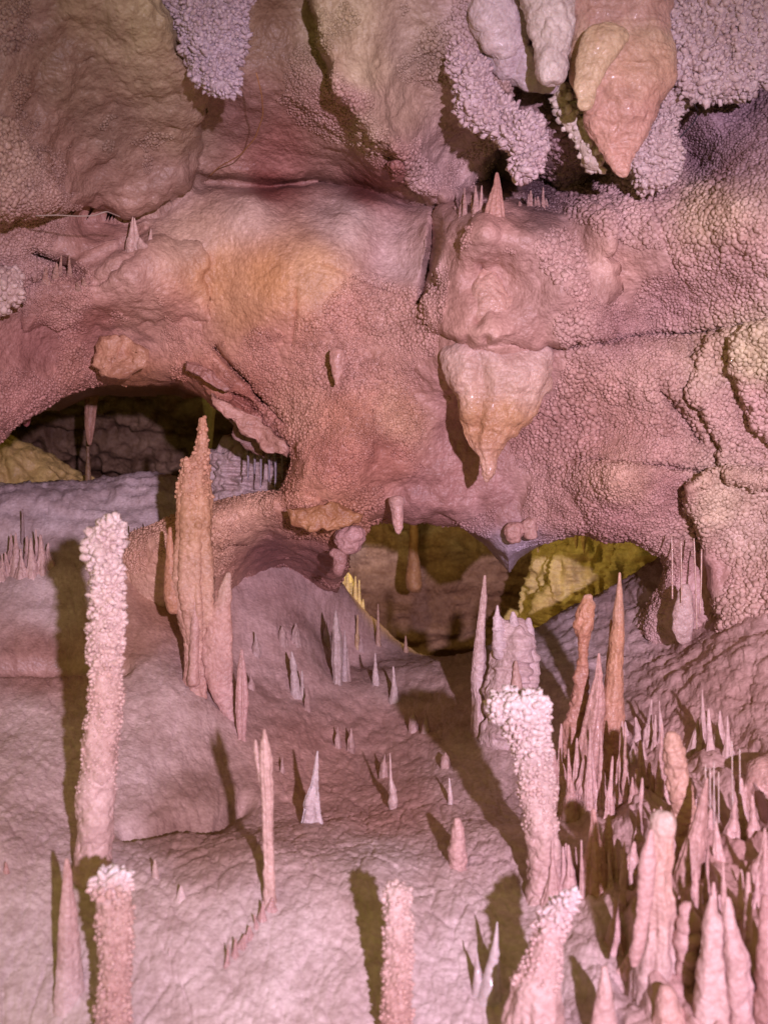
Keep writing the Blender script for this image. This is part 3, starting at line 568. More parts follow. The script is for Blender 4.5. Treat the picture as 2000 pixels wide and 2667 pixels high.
for lab, rw, cc in [('knobby nub left of two under the wall point above the central opening', [(1360, 1312, 1360), (1385, 1310, 1362), (1405, 1318, 1352), (1417, 1325, 1342)], s(196, 140, 124)),
                    ('knobby nub right of two under the wall point above the central opening', [(1345, 1360, 1400), (1370, 1358, 1402), (1395, 1368, 1396), (1402, 1374, 1390)], s(196, 142, 126)),
                    ('crusted clump hanging over the right half of the central opening', [(1355, 1530, 1620), (1380, 1535, 1622), (1400, 1555, 1610), (1412, 1572, 1600)], s(204, 156, 142)),
                    ('tan popcorn nub halfway between shield stalactite and wall point', [(1218, 1365, 1410), (1240, 1362, 1420), (1262, 1372, 1408), (1270, 1380, 1400)], s(206, 148, 112)),
                    ('pinkish hanging flake under the end of the orange rock bridge', [(1370, 880, 945), (1400, 870, 950), (1425, 880, 935), (1440, 890, 920)], s(196, 140, 132)),
                    ('small drip below the flake at the left end of the central opening', [(1430, 862, 900), (1460, 868, 896), (1490, 876, 890), (1502, 880, 886)], s(176, 120, 110))]:
    formation('stalactite', lab, 'stalactite', rw, cc, Y=2.88, dr=.8, lump=.006, lcell=.03, popc=.004, cell=.014, seed=35)
def flake(name, label, outline, Y, thick, col, seed):          # broken rock crust plate with its own thickness
    cx = np.mean([p[0] for p in outline]); cy = np.mean([p[1] for p in outline])
    o = np.array(outline, float); n = 72; t = np.linspace(0, len(o), n, endpoint=False); i = t.astype(int); f = (t-i)[:, None]
    ring = o[i]*(1-f)+o[(i+1) % len(o)]*f
    rs = np.concatenate([np.linspace(1, .9, 8)[:-1], np.linspace(.9, .02, 19)])
    px = cx+(ring[None, :, 0]-cx)*rs[:, None]; py = cy+(ring[None, :, 1]-cy)*rs[:, None]
    P = atv(px, py, np.full(px.shape, Y)); q = np.sqrt(np.clip(1-rs**14, 0, 1))[:, None]
    h = .006*knobs(P, .02, seed)+.012*fbm(P, .05, 3, seed+1)
    P[..., 1] -= thick*q*.5+h*q; P += .010*np.stack([fbm(P, .03, 3, 3), 0*P[..., 0], fbm(P, .03, 3, 4)], -1)
    B = P.copy(); B[..., 1] += thick*q+.5*h*q
    V = np.concatenate([P.reshape(-1, 3), B.reshape(-1, 3)]); F = grid_faces(26, n, True)
    c = np.array(col)*(1-.3*np.clip(noise(V, .03, 9), 0, 1)[:, None]*np.array([.5, 1, 1.2]))
    org = at(cx, cy, Y)
    return tag(mk(name, V, np.concatenate([F, F[:, ::-1]+len(P.reshape(-1, 3))]), M_WALL, c, None, org), label, 'rock flake')
flake('rock_flake', 'rusty orange crust flake stuck above the left opening', [(268, 875), (345, 880), (385, 910), (375, 960), (330, 985), (268, 992), (262, 965), (240, 960), (245, 920)], 2.84, .025, s(196, 132, 88), 3)
flake('rock_flake', 'dark red broken crust slab at the upper right rim of left opening', [(480, 942), (545, 955), (600, 1010), (590, 1020), (530, 985), (485, 962)], 2.84, .025, s(170, 108, 88), 4)
flake('rock_flake', 'long broken crust slab along the lower right rim of left opening', [(545, 1020), (620, 1060), (700, 1110), (755, 1160), (750, 1195), (700, 1180), (640, 1130), (600, 1090), (555, 1050)], 2.88, .025, s(196, 136, 112), 5)
flake('rock_flake', 'yellowish crust plate on the end of the orange rock bridge', [(742, 1330), (830, 1312), (900, 1318), (950, 1345), (905, 1372), (820, 1385), (760, 1370)], 2.76, .025, s(186, 122, 58), 6)
flake('rock_flake', 'thin crust plate beneath the wall crust above the rock bridge', [(600, 1095), (650, 1110), (700, 1150), (690, 1190), (640, 1170), (600, 1130)], 3.0, .025, s(150, 104, 92), 7)

# ---- rows of small upright spikes on ledges
def spikes(label, group, xs, y0, y1, Y, col, wid=9, name='crystal_spike'):
    for k, x in enumerate(xs):
        x = x+RNG.uniform(-6, 6); t = y0+RNG.uniform(-.1, .75)*(y1-y0); lean = RNG.uniform(-7, 7); wv = wid*RNG.uniform(.7, 1.5); Y = float(min(_wd(np.array(x), np.array(float(q))) for q in (y0, (y0+y1)/2, y1)))-.028; Yb_ = float(_wd(np.array(x), np.array(float(y1+95))))+.03
        formation(name, label, 'spike', [(t, x+lean-1.2, x+lean+1.2), (t+(y1-t)*.4, x+lean*.6-wv*.45, x+lean*.6+wv*.45), (y1, x-wv, x+wv), (y1+50, x-wv*1.4, x+wv*1.4), (y1+95, x-wv*.4, x+wv*.4)], col, Y=Y+RNG.uniform(-.01, .01), Yb=Yb_, dr=.8, lump=.004, lcell=.03, seed=40+k, group=group, mat=M_WAX)
spikes('thin pink spike standing on the ledge in front of the dark crevice', 'spikes on the crevice ledge', list(np.linspace(1185, 1268, 9))+list(np.linspace(1330, 1425, 10)), 488, 552, 2.55, s(198, 150, 138), 9)
formation('crystal_spike', 'tallest pink spike on the ledge in front of the dark crevice', 'spike', [(448, 1291, 1297), (480, 1285, 1303), (530, 1268, 1310), (580, 1255, 1315), (640, 1245, 1300)], s(196, 136, 116), Y=2.52, dr=.6, flute=.2, mat=M_WAX, seed=50)
spikes('tan spike in the cluster over the dark hollow at left', 'spikes over the left hollow', [118, 138, 158, 180, 202, 224], 668, 760, 2.62, s(200, 152, 130), 13)
spikes('stubby pale spike under the bottom edge of the dim olive rock', 'spikes under the olive rock', [335, 352, 372, 392], 565, 640, 2.68, s(204, 160, 146), 12)

# ---- floor stalagmites in front
formation('stalagmite', 'tall white popcorn crusted stalagmite at left', 'stalagmite',
    [(1352, 268, 300), (1370, 252, 312), (1420, 246, 312), (1550, 246, 312), (1700, 242, 312), (1800, 236, 310), (1900, 226, 306), (2050, 210, 296), (2200, 198, 286), (2290, 192, 280)],
    [(1350, s(216, 190, 182)), (1800, s(208, 164, 148)), (2050, s(206, 164, 152)), (2300, s(204, 160, 150))], lump=.006, popc=.004, seed=61,
    crust=[(1346, 1480, 19, 11, 1.5), (1346, 1600, 11, 7.5, 1.7), (1600, 1760, 11, 6, 1.6), (1760, 1900, 11, 4.5, 1.4), (1900, 2060, 14, 3.6, 1.0)], crust_col=None)
formation('stalagmite', 'blurred stub with ragged white crown at the bottom left', 'stalagmite',
    [(2272, 250, 320), (2300, 254, 328), (2400, 262, 332), (2520, 262, 335), (2667, 258, 330), (2790, 250, 335)], [(2268, s(226, 206, 204)), (2330, s(206, 160, 144)), (2600, s(204, 156, 144))], popc=.006, cell=.015, lump=.004, seed=62, flute=.12,
    crust=[(2266, 2325, 12, 8, 1.8), (2325, 2760, 14, 6, 1.0)], crust_col=None)
formation('stalagmite', 'thin fluted stalagmite just left of the white crowned stub', 'stalagmite',
    [(2235, 171, 178), (2270, 165, 188), (2350, 160, 194), (2480, 155, 202), (2580, 146, 214), (2625, 138, 225)], [(2235, s(202, 150, 134)), (2620, s(204, 170, 164))], flute=.3, nfl=4, lump=.002, seed=63)
formation('stalagmite', 'tall orange stalagmite with stepped shoulder before the left opening', 'stalagmite',
    [(1087, 522, 532), (1120, 518, 537), (1192, 510, 538), (1204, 484, 538), (1240, 472, 537), (1330, 467, 543), (1450, 461, 548), (1530, 456, 551), (1600, 466, 552), (1680, 488, 540), (1760, 486, 534), (1785, 482, 536)],
    [(1087, s(206, 140, 92)), (1210, s(206, 146, 104)), (1350, s(200, 142, 88)), (1500, s(204, 150, 112)), (1760, s(200, 144, 124))], popc=.0045, cell=.013, grain=.002, lump=.003, flute=.22, nfl=6, seed=64, dr=.8,
    crust=[(1190, 1225, 13, 7, 1.2), (1087, 1190, 14, 5, 1.1), (1225, 1300, 13, 4.5, 1.0)], crust_col=None,
    extra=[('side_spike', [(1372, 440, 447), (1420, 434, 452), (1500, 430, 462), (1560, 428, 470), (1600, 440, 470)], s(198, 132, 84), -.01, dict(dr=.8, popc=.002, seed=7)),
           ('front_rib', [(1560, 505, 512), (1640, 496, 520), (1720, 492, 518), (1790, 488, 520)], s(202, 148, 130), -.03, dict(dr=.9, lump=.002, seed=8))])
formation('stalagmite', 'broad flat blade leaning beside the tall orange stalagmite', 'stalagmite',
    [(1490, 592, 601), (1530, 574, 602), (1600, 548, 602), (1680, 526, 603), (1760, 534, 604), (1830, 566, 608), (1880, 590, 616)], [(1490, s(206, 166, 140)), (1600, s(200, 142, 120)), (1880, s(200, 148, 138))], base=(600, 1860), dr=.4, lump=.004, grain=.0015, seed=65)
formation('stalagmite', 'small reddish leaf shaped blade at the foot of the broad blade', 'stalagmite',
    [(1690, 627, 633), (1750, 618, 642), (1830, 613, 648), (1880, 616, 642), (1915, 620, 640)], s(196, 142, 132), dr=.5, flute=.2, seed=66)
formation('stalagmite', 'slim smooth pink rod rising from the middle of the left bank', 'stalagmite',
    [(1898, 686, 692), (1925, 679, 700), (1990, 675, 712), (2100, 682, 712), (2250, 684, 716), (2340, 687, 718), (2375, 680, 724)], [(1900, s(202, 156, 140)), (2370, s(206, 164, 148))], lump=.003, flute=.12, seed=67,
    extra=[('side_prong', [(1925, 664, 668), (1955, 660, 674), (2000, 668, 684), (2040, 674, 690)], s(204, 160, 146), .0, dict(dr=.9, lump=.002, seed=4))])
formation('stalagmite', 'popcorn coated stub in the middle of the bottom edge', 'stalagmite',
    [(2305, 1020, 1045), (2322, 1008, 1062), (2450, 1006, 1066), (2667, 1000, 1064), (2750, 996, 1068)], [(2300, s(212, 178, 168)), (2600, s(204, 152, 138))], popc=.006, cell=.016, seed=68, crust=[(2300, 2345, 12, 6, 1.4), (2345, 2740, 12, 5.5, .9)], crust_col=None)
formation('stalagmite', 'white popcorn headed stalagmite widening upward right of centre', 'stalagmite',
    [(1815, 1276, 1422), (1838, 1276, 1422), (1862, 1300, 1418), (1900, 1322, 1420), (1950, 1340, 1428), (2050, 1356, 1440), (2150, 1372, 1448), (2250, 1382, 1454), (2330, 1376, 1456)], [(1812, s(224, 200, 196)), (2080, s(208, 168, 156)), (2200, s(206, 162, 150)), (2330, s(204, 160, 150))], lump=.006, popc=.006, seed=69, dr=.8,
    crust=[(1812, 1870, 17, 10, 1.5), (1812, 1960, 11, 7.5, 1.6), (1960, 2080, 11, 5.5, 1.3), (2080, 2160, 13, 4, 1.0)], crust_col=None)
formation('stalagmite', 'blurred pale crested stalagmite at the bottom right of centre', 'stalagmite',
    [(2318, 1475, 1498), (2345, 1440, 1500), (2400, 1405, 1480), (2450, 1388, 1466), (2550, 1345, 1462), (2667, 1318, 1464), (2790, 1295, 1470)], [(2318, s(222, 194, 196)), (2440, s(210, 166, 160)), (2560, s(206, 162, 154))], lump=.005, flute=.12, seed=70,
    crust=[(2318, 2420, 12, 7.5, 1.6), (2420, 2560, 13, 5.5, 1.1)], crust_col=None)
formation('stalagmite', 'tall pale spike left of the ruffled stump at the gully edge', 'stalagmite',
    [(1497, 1260, 1265), (1560, 1251, 1268), (1640, 1240, 1266), (1720, 1231, 1263), (1800, 1228, 1264), (1900, 1228, 1272), (1970, 1226, 1290)], [(1500, s(204, 162, 148)), (1800, s(206, 172, 168)), (1950, s(190, 140, 120))], base=(1250, 1900), lump=.003, flute=.15, seed=71)
formation('flowstone_stump', 'ruffled lavender stump behind the white headed stalagmite', 'stalagmite',
    [(1610, 1290, 1320), (1640, 1288, 1376), (1690, 1282, 1388), (1740, 1280, 1384), (1820, 1276, 1372), (1920, 1270, 1362), (1970, 1264, 1360)], s(214, 180, 176), base=(1330, 1910), dr=.8, flute=.22, nfl=5, lump=.014, lcell=.06, hatch=.006, seed=72,
    extra=[('prong', [(1575, 1292, 1298), (1605, 1284, 1304), (1660, 1282, 1316), (1720, 1284, 1320)], s(212, 184, 186), -.02, dict(dr=.8, hatch=.003, seed=2)),
           ('prong', [(1592, 1332, 1338), (1620, 1326, 1350), (1680, 1326, 1360), (1740, 1330, 1366)], s(212, 184, 186), -.01, dict(dr=.8, hatch=.003, seed=3)),
           ('prong', [(1608, 1372, 1380), (1640, 1362, 1388), (1690, 1352, 1396), (1740, 1350, 1396)], s(212, 184, 186), .0, dict(dr=.8, hatch=.003, seed=4)),
           ('prong', [(1720, 1340, 1346), (1770, 1330, 1356), (1850, 1320, 1366), (1920, 1316, 1370)], s(204, 156, 140), -.06, dict(dr=.8, lump=.002, seed=5))])
formation('stalagmite', 'wet stalagmite with a swollen knobby head and narrow neck', 'stalagmite',
    [(1548, 1522, 1534), (1566, 1516, 1540), (1588, 1502, 1540), (1630, 1495, 1543), (1662, 1500, 1536), (1684, 1510, 1529), (1760, 1497, 1532), (1850, 1482, 1530), (1950, 1462, 1522), (2020, 1450, 1525)], [(1548, s(214, 174, 146)), (1580, s(200, 134, 84)), (1680, s(200, 130, 88)), (1800, s(200, 136, 106)), (2000, s(200, 140, 124))], lump=.006, lcell=.03, popc=.003, mat=M_WAX, seed=73)
formation('stalagmite', 'tallest smooth orange spike in the right hand cluster', 'stalagmite',
    [(1490, 1611, 1615), (1560, 1602, 1622), (1650, 1592, 1625), (1750, 1580, 1622), (1850, 1568, 1626), (1950, 1555, 1616), (2050, 1545, 1606)], [(1490, s(204, 150, 116)), (1700, s(202, 136, 86)), (2050, s(200, 138, 116))], lump=.003, flute=.2, nfl=4, mat=M_WAX, seed=74, base=(1575, 2030),
    extra=[('side_spike', [(1612, 1588, 1593), (1680, 1582, 1600), (1760, 1574, 1604), (1850, 1568, 1604)], s(190, 128, 96), .03, dict(dr=.9, lump=.002, seed=3))])
formation('stalagmite', 'pointed pink spike between the knobby headed and the tallest orange spikes', 'stalagmite',
    [(1700, 1557, 1561), (1760, 1550, 1568), (1850, 1530, 1570), (1950, 1508, 1560), (2060, 1486, 1548)], s(202, 146, 130), lump=.003, flute=.25, nfl=5, mat=M_WAX, seed=75)
for lab, rw, cc, kw in [
    ('curved popcorn coated rod leaning on the right slope', [(1905, 1738, 1760), (1960, 1733, 1778), (2050, 1740, 1798), (2120, 1754, 1800), (2200, 1762, 1794), (2240, 1762, 1796)], s(204, 150, 122), dict(popc=.004, cell=.012, grain=.002)),
    ('sharp cone leaning right on the slope beside the popcorn rod', [(2025, 1838, 1843), (2100, 1815, 1840), (2200, 1780, 1835), (2280, 1755, 1830), (2320, 1748, 1836)], s(200, 146, 132), dict(lump=.003, flute=.12)),
    ('blurred thin knobby rod of pink beads at the lower right', [(2350, 1775, 1795), (2400, 1768, 1810), (2480, 1764, 1806), (2560, 1768, 1806), (2620, 1768, 1806)], s(206, 154, 146), dict(popc=.008, cell=.02)),
    ('blurred smooth pink cone in the middle of the lower right cluster', [(2330, 1848, 1856), (2400, 1832, 1880), (2500, 1815, 1890), (2600, 1805, 1900), (2780, 1795, 1930)], s(204, 160, 152), dict(lump=.004, flute=.18, nfl=4)),
    ('blurred tapering column right of the smooth pink cone', [(2335, 1888, 1900), (2420, 1882, 1920), (2520, 1890, 1945), (2660, 1895, 1965), (2780, 1890, 1980)], s(204, 156, 150), dict(lump=.004, flute=.2, nfl=4)),
    ('thin beaded rod near the right edge of the lower right cluster', [(2270, 1943, 1952), (2350, 1940, 1955), (2500, 1935, 1955), (2640, 1933, 1960)], s(206, 156, 146), dict(popc=.003, cell=.012)),
    ('dark reddish stalagmite cut by the lower right edge of frame', [(2330, 1982, 1998), (2450, 1970, 2030), (2600, 1965, 2060), (2780, 1960, 2080)], s(194, 136, 130), dict(lump=.005)),
    ('small pointed cone at the bottom edge right of the crested stalagmite', [(2515, 1566, 1578), (2580, 1556, 1590), (2667, 1540, 1604), (2790, 1525, 1625)], s(204, 158, 150), dict(lump=.003)),
    ('wide bottom edge cone under the tall hooded stalagmite', [(2565, 1722, 1745), (2640, 1705, 1778), (2790, 1685, 1805)], s(204, 152, 138), dict(lump=.004, popc=.003)),
    ('broad wet cone below the tallest orange spike', [(2105, 1540, 1549), (2180, 1535, 1562), (2260, 1520, 1582), (2335, 1505, 1602)], s(198, 138, 122), dict(lump=.003, flute=.2, mat=M_WAX)),
    ('slanted short spike right of the broad wet cone', [(2120, 1582, 1588), (2180, 1570, 1596), (2260, 1566, 1604), (2310, 1562, 1606)], s(200, 146, 128), dict(lump=.002, flute=.2, mat=M_WAX)),
    ('thin short spike left of the broad wet cone', [(2195, 1470, 1476), (2240, 1466, 1484), (2300, 1458, 1494)], s(194, 144, 132), dict(lump=.002, flute=.2)),
    ('grey white leaf shaped spike at the back of the gully', [(1588, 872, 876), (1650, 866, 888), (1710, 862, 892), (1760, 868, 888)], s(184, 158, 150), dict(lump=.002, flute=.2)),
    ('short grey spike right of the leaf shaped one in the gully', [(1640, 896, 899), (1690, 892, 905), (1750, 888, 906)], s(180, 152, 146), dict(lump=.002)),
    ('grey blade with notched top on the left slope of the gully', [(1696, 758, 762), (1740, 755, 775), (1810, 758, 786)], s(190, 164, 158), dict(dr=.6, lump=.002)),
    ('tiny spike right beside the notched grey blade', [(1745, 785, 788), (1780, 782, 793), (1815, 780, 796)], s(190, 164, 158), dict()),
    ('needle thin spike standing in the middle of the gully crest', [(1572, 983, 986), (1630, 981, 989), (1690, 979, 991)], s(184, 140, 108), dict()),
    ('slim spike left of the needle on the gully crest', [(1600, 930, 933), (1650, 925, 936), (1690, 922, 940)], s(190, 150, 90), dict()),
    ('short tan spike right of the needle on the gully crest', [(1655, 1055, 1058), (1680, 1052, 1061), (1700, 1050, 1064)], s(184, 140, 108), dict()),
    ('small white spike on the right part of the gully floor', [(1735, 1022, 1026), (1775, 1020, 1032), (1815, 1016, 1038)], s(196, 170, 164), dict()),
    ('small white spike on the left part of the gully floor', [(1700, 975, 979), (1740, 972, 984), (1770, 970, 988)], s(196, 170, 164), dict()),
    ('pair like white blade near the front of the gully', [(1955, 826, 829), (2020, 815, 830), (2090, 796, 832), (2150, 785, 838)], s(204, 180, 178), dict(dr=.5, flute=.35, nfl=5, mat=M_WAX)),
    ('bottle shaped white spike on the red brown gully floor', [(1960, 1014, 1017), (2030, 1014, 1022), (2060, 1012, 1034), (2085, 1010, 1036), (2105, 1014, 1034)], s(196, 160, 150), dict(mat=M_WAX)),
    ('popcorn stub with glassy flank at the right end of the gully', [(2130, 1186, 1196), (2160, 1180, 1204), (2210, 1178, 1210), (2250, 1176, 1212)], s(200, 150, 138), dict(popc=.005, cell=.014)),
    ('slender glassy white spike above the popcorn stub', [(2025, 1168, 1171), (2060, 1166, 1177), (2095, 1166, 1180)], s(206, 180, 176), dict(mat=M_GLASS)),
    ('translucent grey fang on the pale floor left of the big shadow', [(2400, 1293, 1296), (2450, 1284, 1298), (2530, 1262, 1302), (2600, 1240, 1306)], s(196, 176, 176), dict(mat=M_GLASS, lump=.002)),
    ('tiny grey thorn beside the translucent fang', [(2460, 1238, 1241), (2520, 1236, 1250), (2590, 1230, 1262)], s(196, 176, 176), dict(mat=M_GLASS)),
    ('low pink nub on the pale floor behind the slim rod shadow', [(2305, 470, 474), (2330, 462, 482), (2365, 452, 494)], s(204, 172, 166), dict(lump=.002)),
    ('stubby grey nub on the floor right of the tall white stalagmite', [(2238, 402, 406), (2265, 398, 412), (2300, 394, 416)], s(196, 160, 148), dict(lump=.002)),
    ('faint pale thorn in the blurred foreground floor', [(2470, 440, 443), (2500, 436, 448), (2530, 430, 454)], s(204, 172, 166), dict(lump=.002)),
    ('small reddish cone on the floor at the left edge', [(2245, 14, 18), (2275, 10, 26), (2300, 6, 34)], s(192, 134, 122), dict(lump=.002)),
    ('thin dark needle on the lavender slope at far left', [(1325, 58, 61), (1370, 57, 64), (1420, 54, 66)], s(150, 120, 116), dict()),
    ]:
    k2 = dict(lump=.004, lcell=.035); k2.update(kw); formation('stalagmite', lab, 'stalagmite', rw, cc, seed=80+len(lab), **k2)
formation('stalagmite', 'tall hooded pale stalagmite with a folded fin in the lower right cluster', 'stalagmite',
    [(2112, 1712, 1742), (2150, 1698, 1752), (2260, 1672, 1750), (2360, 1672, 1752), (2450, 1668, 1757), (2540, 1650, 1764), (2620, 1640, 1775)], [(2112, s(210, 180, 164)), (2200, s(200, 146, 124)), (2400, s(204, 156, 140)), (2600, s(206, 170, 164))], lump=.005, flute=.15, seed=77,
    extra=[('fin', [(2160, 1690, 1700), (2260, 1664, 1706), (2350, 1655, 1700), (2440, 1648, 1684), (2500, 1640, 1664), (2520, 1644, 1656)], s(196, 144, 136), -.05, dict(dr=.6, lump=.003, seed=2))])
# spiky fringes on the banks
def fringe(label, group, xs, ylo, yhi, base_y, col, wid, mat=None):
    for k, x in enumerate(xs):
        by = base_y(x) if callable(base_y) else base_y
        ln = RNG.uniform(-.5, .5)*wid; hgt = ylo+(yhi-ylo)*RNG.uniform(0, 1)**1.4; wv = wid*RNG.uniform(.6, 1.25)
        formation('stalagmite', label, 'stalagmite', [(by-hgt, x+ln-1.5, x+ln+1.5), (by-hgt*.93, x+ln-wv*.2, x+ln+wv*.2), (by-hgt*.55, x+ln*.5-wv*.45, x+ln*.5+wv*.45), (by-hgt*.2, x-wv*.8, x+wv*.8), (by, x-wv*1.2, x+wv*1.2), (by+25, x-wv*1.7, x+wv*1.7)], col, seed=120+k, group=group, mat=mat, lump=.004, lcell=.03, flute=.2)
fringe('small pink spike in the fringe at the far left bank edge', 'spikes on the left bank edge', [-4, 8, 19, 30, 44, 58, 74, 84, 98, 110, 124], 30, 95, lambda x: 1470+14*math.sin(x), s(198, 156, 146), 11)
fringe('small lavender spike standing behind the tall orange stalagmite', 'spikes behind the orange stalagmite', [340, 352, 364, 378, 390, 404], 20, 48, 1400, s(186, 160, 160), 6)
fringe('reddish fin in the slanting row near the slim pink rod foot', 'fins by the slim rod foot', [592, 612, 632, 650, 668, 684, 704], 28, 62, lambda x: 2520-(x-590)*1.35, s(190, 140, 134), 13, M_WAX)
fringe('thin wet spike crowded on the right bank below the tall spikes', 'wet spikes on the right bank', [1440, 1455, 1470, 1486, 1500, 1515, 1530, 1548, 1566, 1586, 1604, 1618, 1632, 1646, 1660, 1674, 1688, 1702, 1716, 1730], 70, 230, lambda x: 2110-abs(x-1560)*.15+22*math.sin(x*1.7), s(206, 154, 142), 19, M_WAX)
fringe('small pale spike on the right slope behind the popcorn rod', 'pale spikes on the right slope', [1630, 1646, 1660, 1676, 1690, 1704, 1720, 1812, 1830, 1850, 1872, 1895], 40, 150, lambda x: 1950+30*math.sin(x*2.1), s(208, 166, 156), 13)
fringe('blurred short spike filling the lower right corner cluster', 'short spikes in the lower right corner', [1600, 1622, 1780, 1800, 1818, 1836, 1858, 1880, 1905, 1925, 1945, 1965, 1990], 80, 240, lambda x: 2440+60*math.sin(x*1.3), s(204, 152, 146), 20)
fringe('short blurred spike left of the hooded stalagmite', 'short spikes by the hooded stalagmite', [1440, 1455, 1470, 1486, 1500, 1516, 1590, 1606, 1622, 1640], 45, 150, lambda x: 2310+20*math.sin(x), s(202, 154, 146), 13)

fringe('tiny pale thorn growing on the red brown gully floor', 'tiny thorns on the gully floor', [655, 735, 800, 880, 915, 1000, 1075, 1110, 1160], 12, 34, lambda x: 1880+110*math.sin(x*.9), s(180, 138, 126), 6)
fringe('small grey thorn on the bank under the rock bridge', 'grey thorns under the rock bridge', [668, 735, 770, 850, 905, 940], 14, 42, lambda x: 1700+60*math.sin(x*1.1), s(182, 146, 136), 7)
fringe('tall fluted column fused into the right hand thicket', 'fused columns in the right hand thicket', [1668, 1694, 1716, 1756, 1782, 1812, 1842, 1866, 1890, 1916, 1944, 1972, 1996], 130, 320, lambda x: 2560+70*math.sin(x*.7), s(206, 154, 144), 28)
fringe('short fluted spire fused along the foot of the right slope', 'short spires along the foot of the right slope', [1640, 1662, 1684, 1708, 1730, 1756, 1788, 1816, 1846, 1872, 1902, 1932, 1962, 1988], 70, 200, lambda x: 2230+50*math.sin(x*1.3), s(206, 156, 146), 23, M_WAX)

# ---- glassy straws on the right wall
def tube(name, label, cat, pts_, r, mat, col=None, group=None, taper=1.0):
    p = np.array(pts_, float); n = len(p)
    d = np.concatenate([[0], np.cumsum(np.linalg.norm(np.diff(p, axis=0), axis=1))]); m = max(12, n*6)
    t = np.linspace(0, d[-1], m); q = np.stack([np.interp(t, d, p[:, k]) for k in range(3)], -1)
    for _ in range(2): q[1:-1] = (q[:-2]+2*q[1:-1]+q[2:])/4
    T = np.gradient(q, axis=0); T /= np.linalg.norm(T, axis=1, keepdims=True)+1e-12
    a = np.cross(T, np.array([.3, 1, .2])); a /= np.linalg.norm(a, axis=1, keepdims=True); b = np.cross(T, a)
    th = np.arange(8)/8*2*math.pi; rr = r*np.linspace(1, taper, m)[:, None, None]
    V = q[:, None]+rr*(np.cos(th)[None, :, None]*a[:, None]+np.sin(th)[None, :, None]*b[:, None])
    F = [grid_faces(m, 8, True), np.arange(8)[None], ((m-1)*8+np.arange(8)[::-1])[None]]
    c = np.broadcast_to(np.array(col if col is not None else (1, 1, 1)), (m*8, 3))
    return tag(mk(name, V.reshape(-1, 3), F, mat, c, None, q[0]), label, cat, group)
for x, a, b, x2 in [(1748, 1392, 1560, 1750), (1772, 1408, 1570, 1774), (1806, 1402, 1640, 1814), (1826, 1430, 1600, 1822)]:
    tube('soda_straw', 'long thin glassy straw hanging beside the right end of the central opening', 'soda straw', [at(x, a, 2.72), at((x+x2)/2+1, (a+b)/2, 2.72), at(x2, b, 2.72)], .0020, M_GLASS, s(206, 160, 140), 'glassy straws by the central opening')
for x, a, b in [(1836, 1990, 2330), (1848, 2000, 2310), (1858, 1985, 2340), (1870, 2010, 2290), (1905, 1930, 2180), (1925, 1950, 2150)]:
    tube('soda_straw', 'thin upright glassy straw before the right slope', 'soda straw', [at(x, a, 1.95), at(x+1, (a+b)/2, 1.95), at(x+3, b, 1.95)], .0012, M_GLASS, s(206, 170, 160), 'glassy straws before the right slope')
formation('flowstone_drip', 'wet drip of flowstone under the glassy straws by the central opening', 'flowstone',
    [(1520, 1778, 1790), (1560, 1762, 1800), (1600, 1752, 1805), (1640, 1750, 1802), (1680, 1758, 1796)], s(206, 168, 156), Y=2.74, dr=.5, lump=.006, mat=M_WAX, seed=130)
formation('flowstone_fold', 'big smooth fold of wet flowstone at the right edge', 'flowstone',
    [(1960, 2010, 2300), (2000, 1962, 2350), (2060, 1938, 2350), (2140, 1930, 2350), (2220, 1950, 2350), (2300, 1960, 2350)], s(202, 150, 134), Y=2.05, dr=.4, lump=.012, lcell=.1, ruff=.006, mat=M_WAX, seed=131)

# ---- inside the chamber, seen through the openings
formation('stalactite', 'pinkish stalactite with a lit yellow edge inside the left opening', 'stalactite', [(1010, 222, 262), (1050, 224, 254), (1100, 222, 248), (1140, 226, 242), (1160, 230, 238)], s(190, 130, 100), Y=4.0, flute=.2, seed=140)
formation('stalactite', 'bright yellow lit stalactite behind the tall orange stalagmite tip', 'stalactite', [(1020, 525, 572), (1065, 530, 562), (1100, 534, 558), (1150, 540, 554), (1185, 543, 549)], s(226, 204, 140), Y=4.15, flute=.2, seed=141)  # yellow lamp light put into the base colour
formation('stalactite', 'short dark red drip under the left end of the arch', 'stalactite', [(1060, 50, 90), (1090, 58, 82), (1112, 64, 76)], s(140, 60, 60), Y=3.1, seed=142)
formation('column', 'slim dim column standing inside the left opening', 'column', [(1080, 222, 236), (1180, 226, 234), (1260, 222, 240), (1290, 215, 250)], s(140, 100, 60), Y=4.1, seed=143)
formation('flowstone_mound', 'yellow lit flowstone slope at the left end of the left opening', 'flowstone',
    [(1135, -60, 30), (1160, -80, 80), (1200, -100, 160), (1240, -110, 220), (1275, -120, 275), (1300, -120, 300)], s(206, 170, 76), Y=4.3, dr=.5, flute=.2, lump=.02, lcell=.1, ruff=.01, seed=144)  # base colour carries the yellow of the lamp light on this slope
formation('column', 'smooth brown column standing in the dim chamber behind the central opening', 'column',
    [(1300, 1062, 1092), (1400, 1066, 1088), (1450, 1064, 1090), (1500, 1056, 1098), (1530, 1058, 1100), (1545, 1066, 1092)], s(170, 116, 66), Y=4.5, lump=.004, seed=145)
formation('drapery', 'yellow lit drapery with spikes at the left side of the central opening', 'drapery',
    [(1400, 826, 850), (1450, 830, 880), (1500, 835, 905), (1560, 850, 930), (1620, 880, 942), (1660, 910, 948)], s(216, 190, 96), Y=3.75, dr=.5, flute=.35, nfl=9, ruff=.010, seed=146)
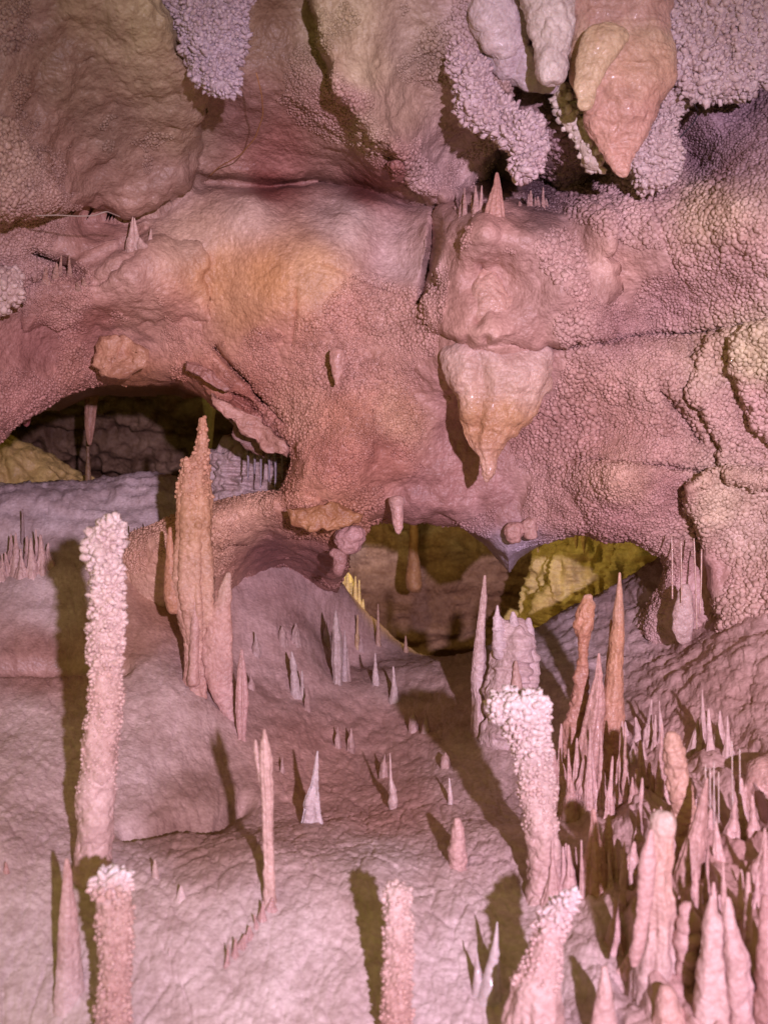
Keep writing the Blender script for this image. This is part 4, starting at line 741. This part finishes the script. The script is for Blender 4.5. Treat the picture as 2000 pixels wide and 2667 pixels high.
for x, a, b in [(905, 1470, 1600), (925, 1500, 1620), (935, 1510, 1640), (890, 1450, 1560), (945, 1560, 1650)]:
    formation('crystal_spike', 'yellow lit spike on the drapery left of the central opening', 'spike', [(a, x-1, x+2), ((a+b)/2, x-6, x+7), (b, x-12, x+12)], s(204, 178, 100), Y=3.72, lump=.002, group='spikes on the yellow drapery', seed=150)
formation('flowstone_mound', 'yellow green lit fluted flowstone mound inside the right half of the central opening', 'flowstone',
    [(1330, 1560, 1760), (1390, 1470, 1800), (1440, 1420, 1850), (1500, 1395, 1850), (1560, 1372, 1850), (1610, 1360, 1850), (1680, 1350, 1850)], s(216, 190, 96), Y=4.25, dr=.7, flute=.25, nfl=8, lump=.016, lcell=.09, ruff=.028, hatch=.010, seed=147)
for x, a, b in [(1400, 1350, 1440), (1425, 1370, 1420), (1500, 1340, 1430), (1520, 1350, 1440), (1545, 1345, 1410)]:
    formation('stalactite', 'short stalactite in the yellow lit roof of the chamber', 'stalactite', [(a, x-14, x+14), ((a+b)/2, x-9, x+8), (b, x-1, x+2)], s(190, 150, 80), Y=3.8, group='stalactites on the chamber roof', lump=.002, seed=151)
for x, a, b in [(645, 1150, 1250), (662, 1165, 1235), (678, 1155, 1270), (700, 1170, 1255), (716, 1160, 1285), (735, 1180, 1250)]:
    tube('soda_straw', 'dim lavender straw hanging behind the broken rim of left opening', 'soda straw', [at(x, a, 3.12), at(x+2, (a+b)/2, 3.12), at(x+1, b, 3.12)], .005, M_DRY, s(150, 130, 140), 'straws behind the broken rim', .4)
formation('flowstone_mound', 'rumpled lavender grey mound behind the broken rim of left opening', 'flowstone',
    [(1165, 590, 680), (1190, 545, 740), (1240, 540, 770), (1300, 530, 780), (1380, 520, 790)], s(196, 166, 160), Y=3.36, dr=.5, lump=.03, lcell=.07, hatch=.014, popc=.01, seed=148)

# ---- roots and threads
M_ROOT = plain('root_fibre', (.42, .20, .08)); M_THREAD = plain('dark_thread', (.03, .025, .03), .5); M_PALE = plain('pale_root', (.42, .32, .28))
tube('root', 'thin orange brown root curving down the dim recess at upper left', 'root', [at(668, 190, 2.35), at(682, 245, 2.4), at(686, 300, 2.5), at(665, 360, 2.6), at(625, 405, 2.7), at(570, 435, 2.8), at(545, 460, 2.85)], .0014, M_ROOT)
tube('root', 'pale kinked root along the lower edge of the dim olive rock at left', 'root', [at(95, 562, 2.36), at(150, 560, 2.36), at(200, 563, 2.36), at(245, 562, 2.36), at(278, 550, 2.36), at(315, 565, 2.42)], .0013, M_PALE)
tube('root', 'short curly dark thread below the top right coral lobe', 'root', [at(1920, 213, 2.4), at(1960, 195, 2.4), at(1972, 150, 2.4), at(1968, 140, 2.4)], .0014, M_THREAD)
tube('root', 'longer curly dark thread right of the coral crusted stalactite', 'root', [at(1755, 375, 2.5), at(1775, 352, 2.5), at(1810, 315, 2.5), at(1818, 290, 2.5), at(1805, 270, 2.4)], .0014, M_THREAD)
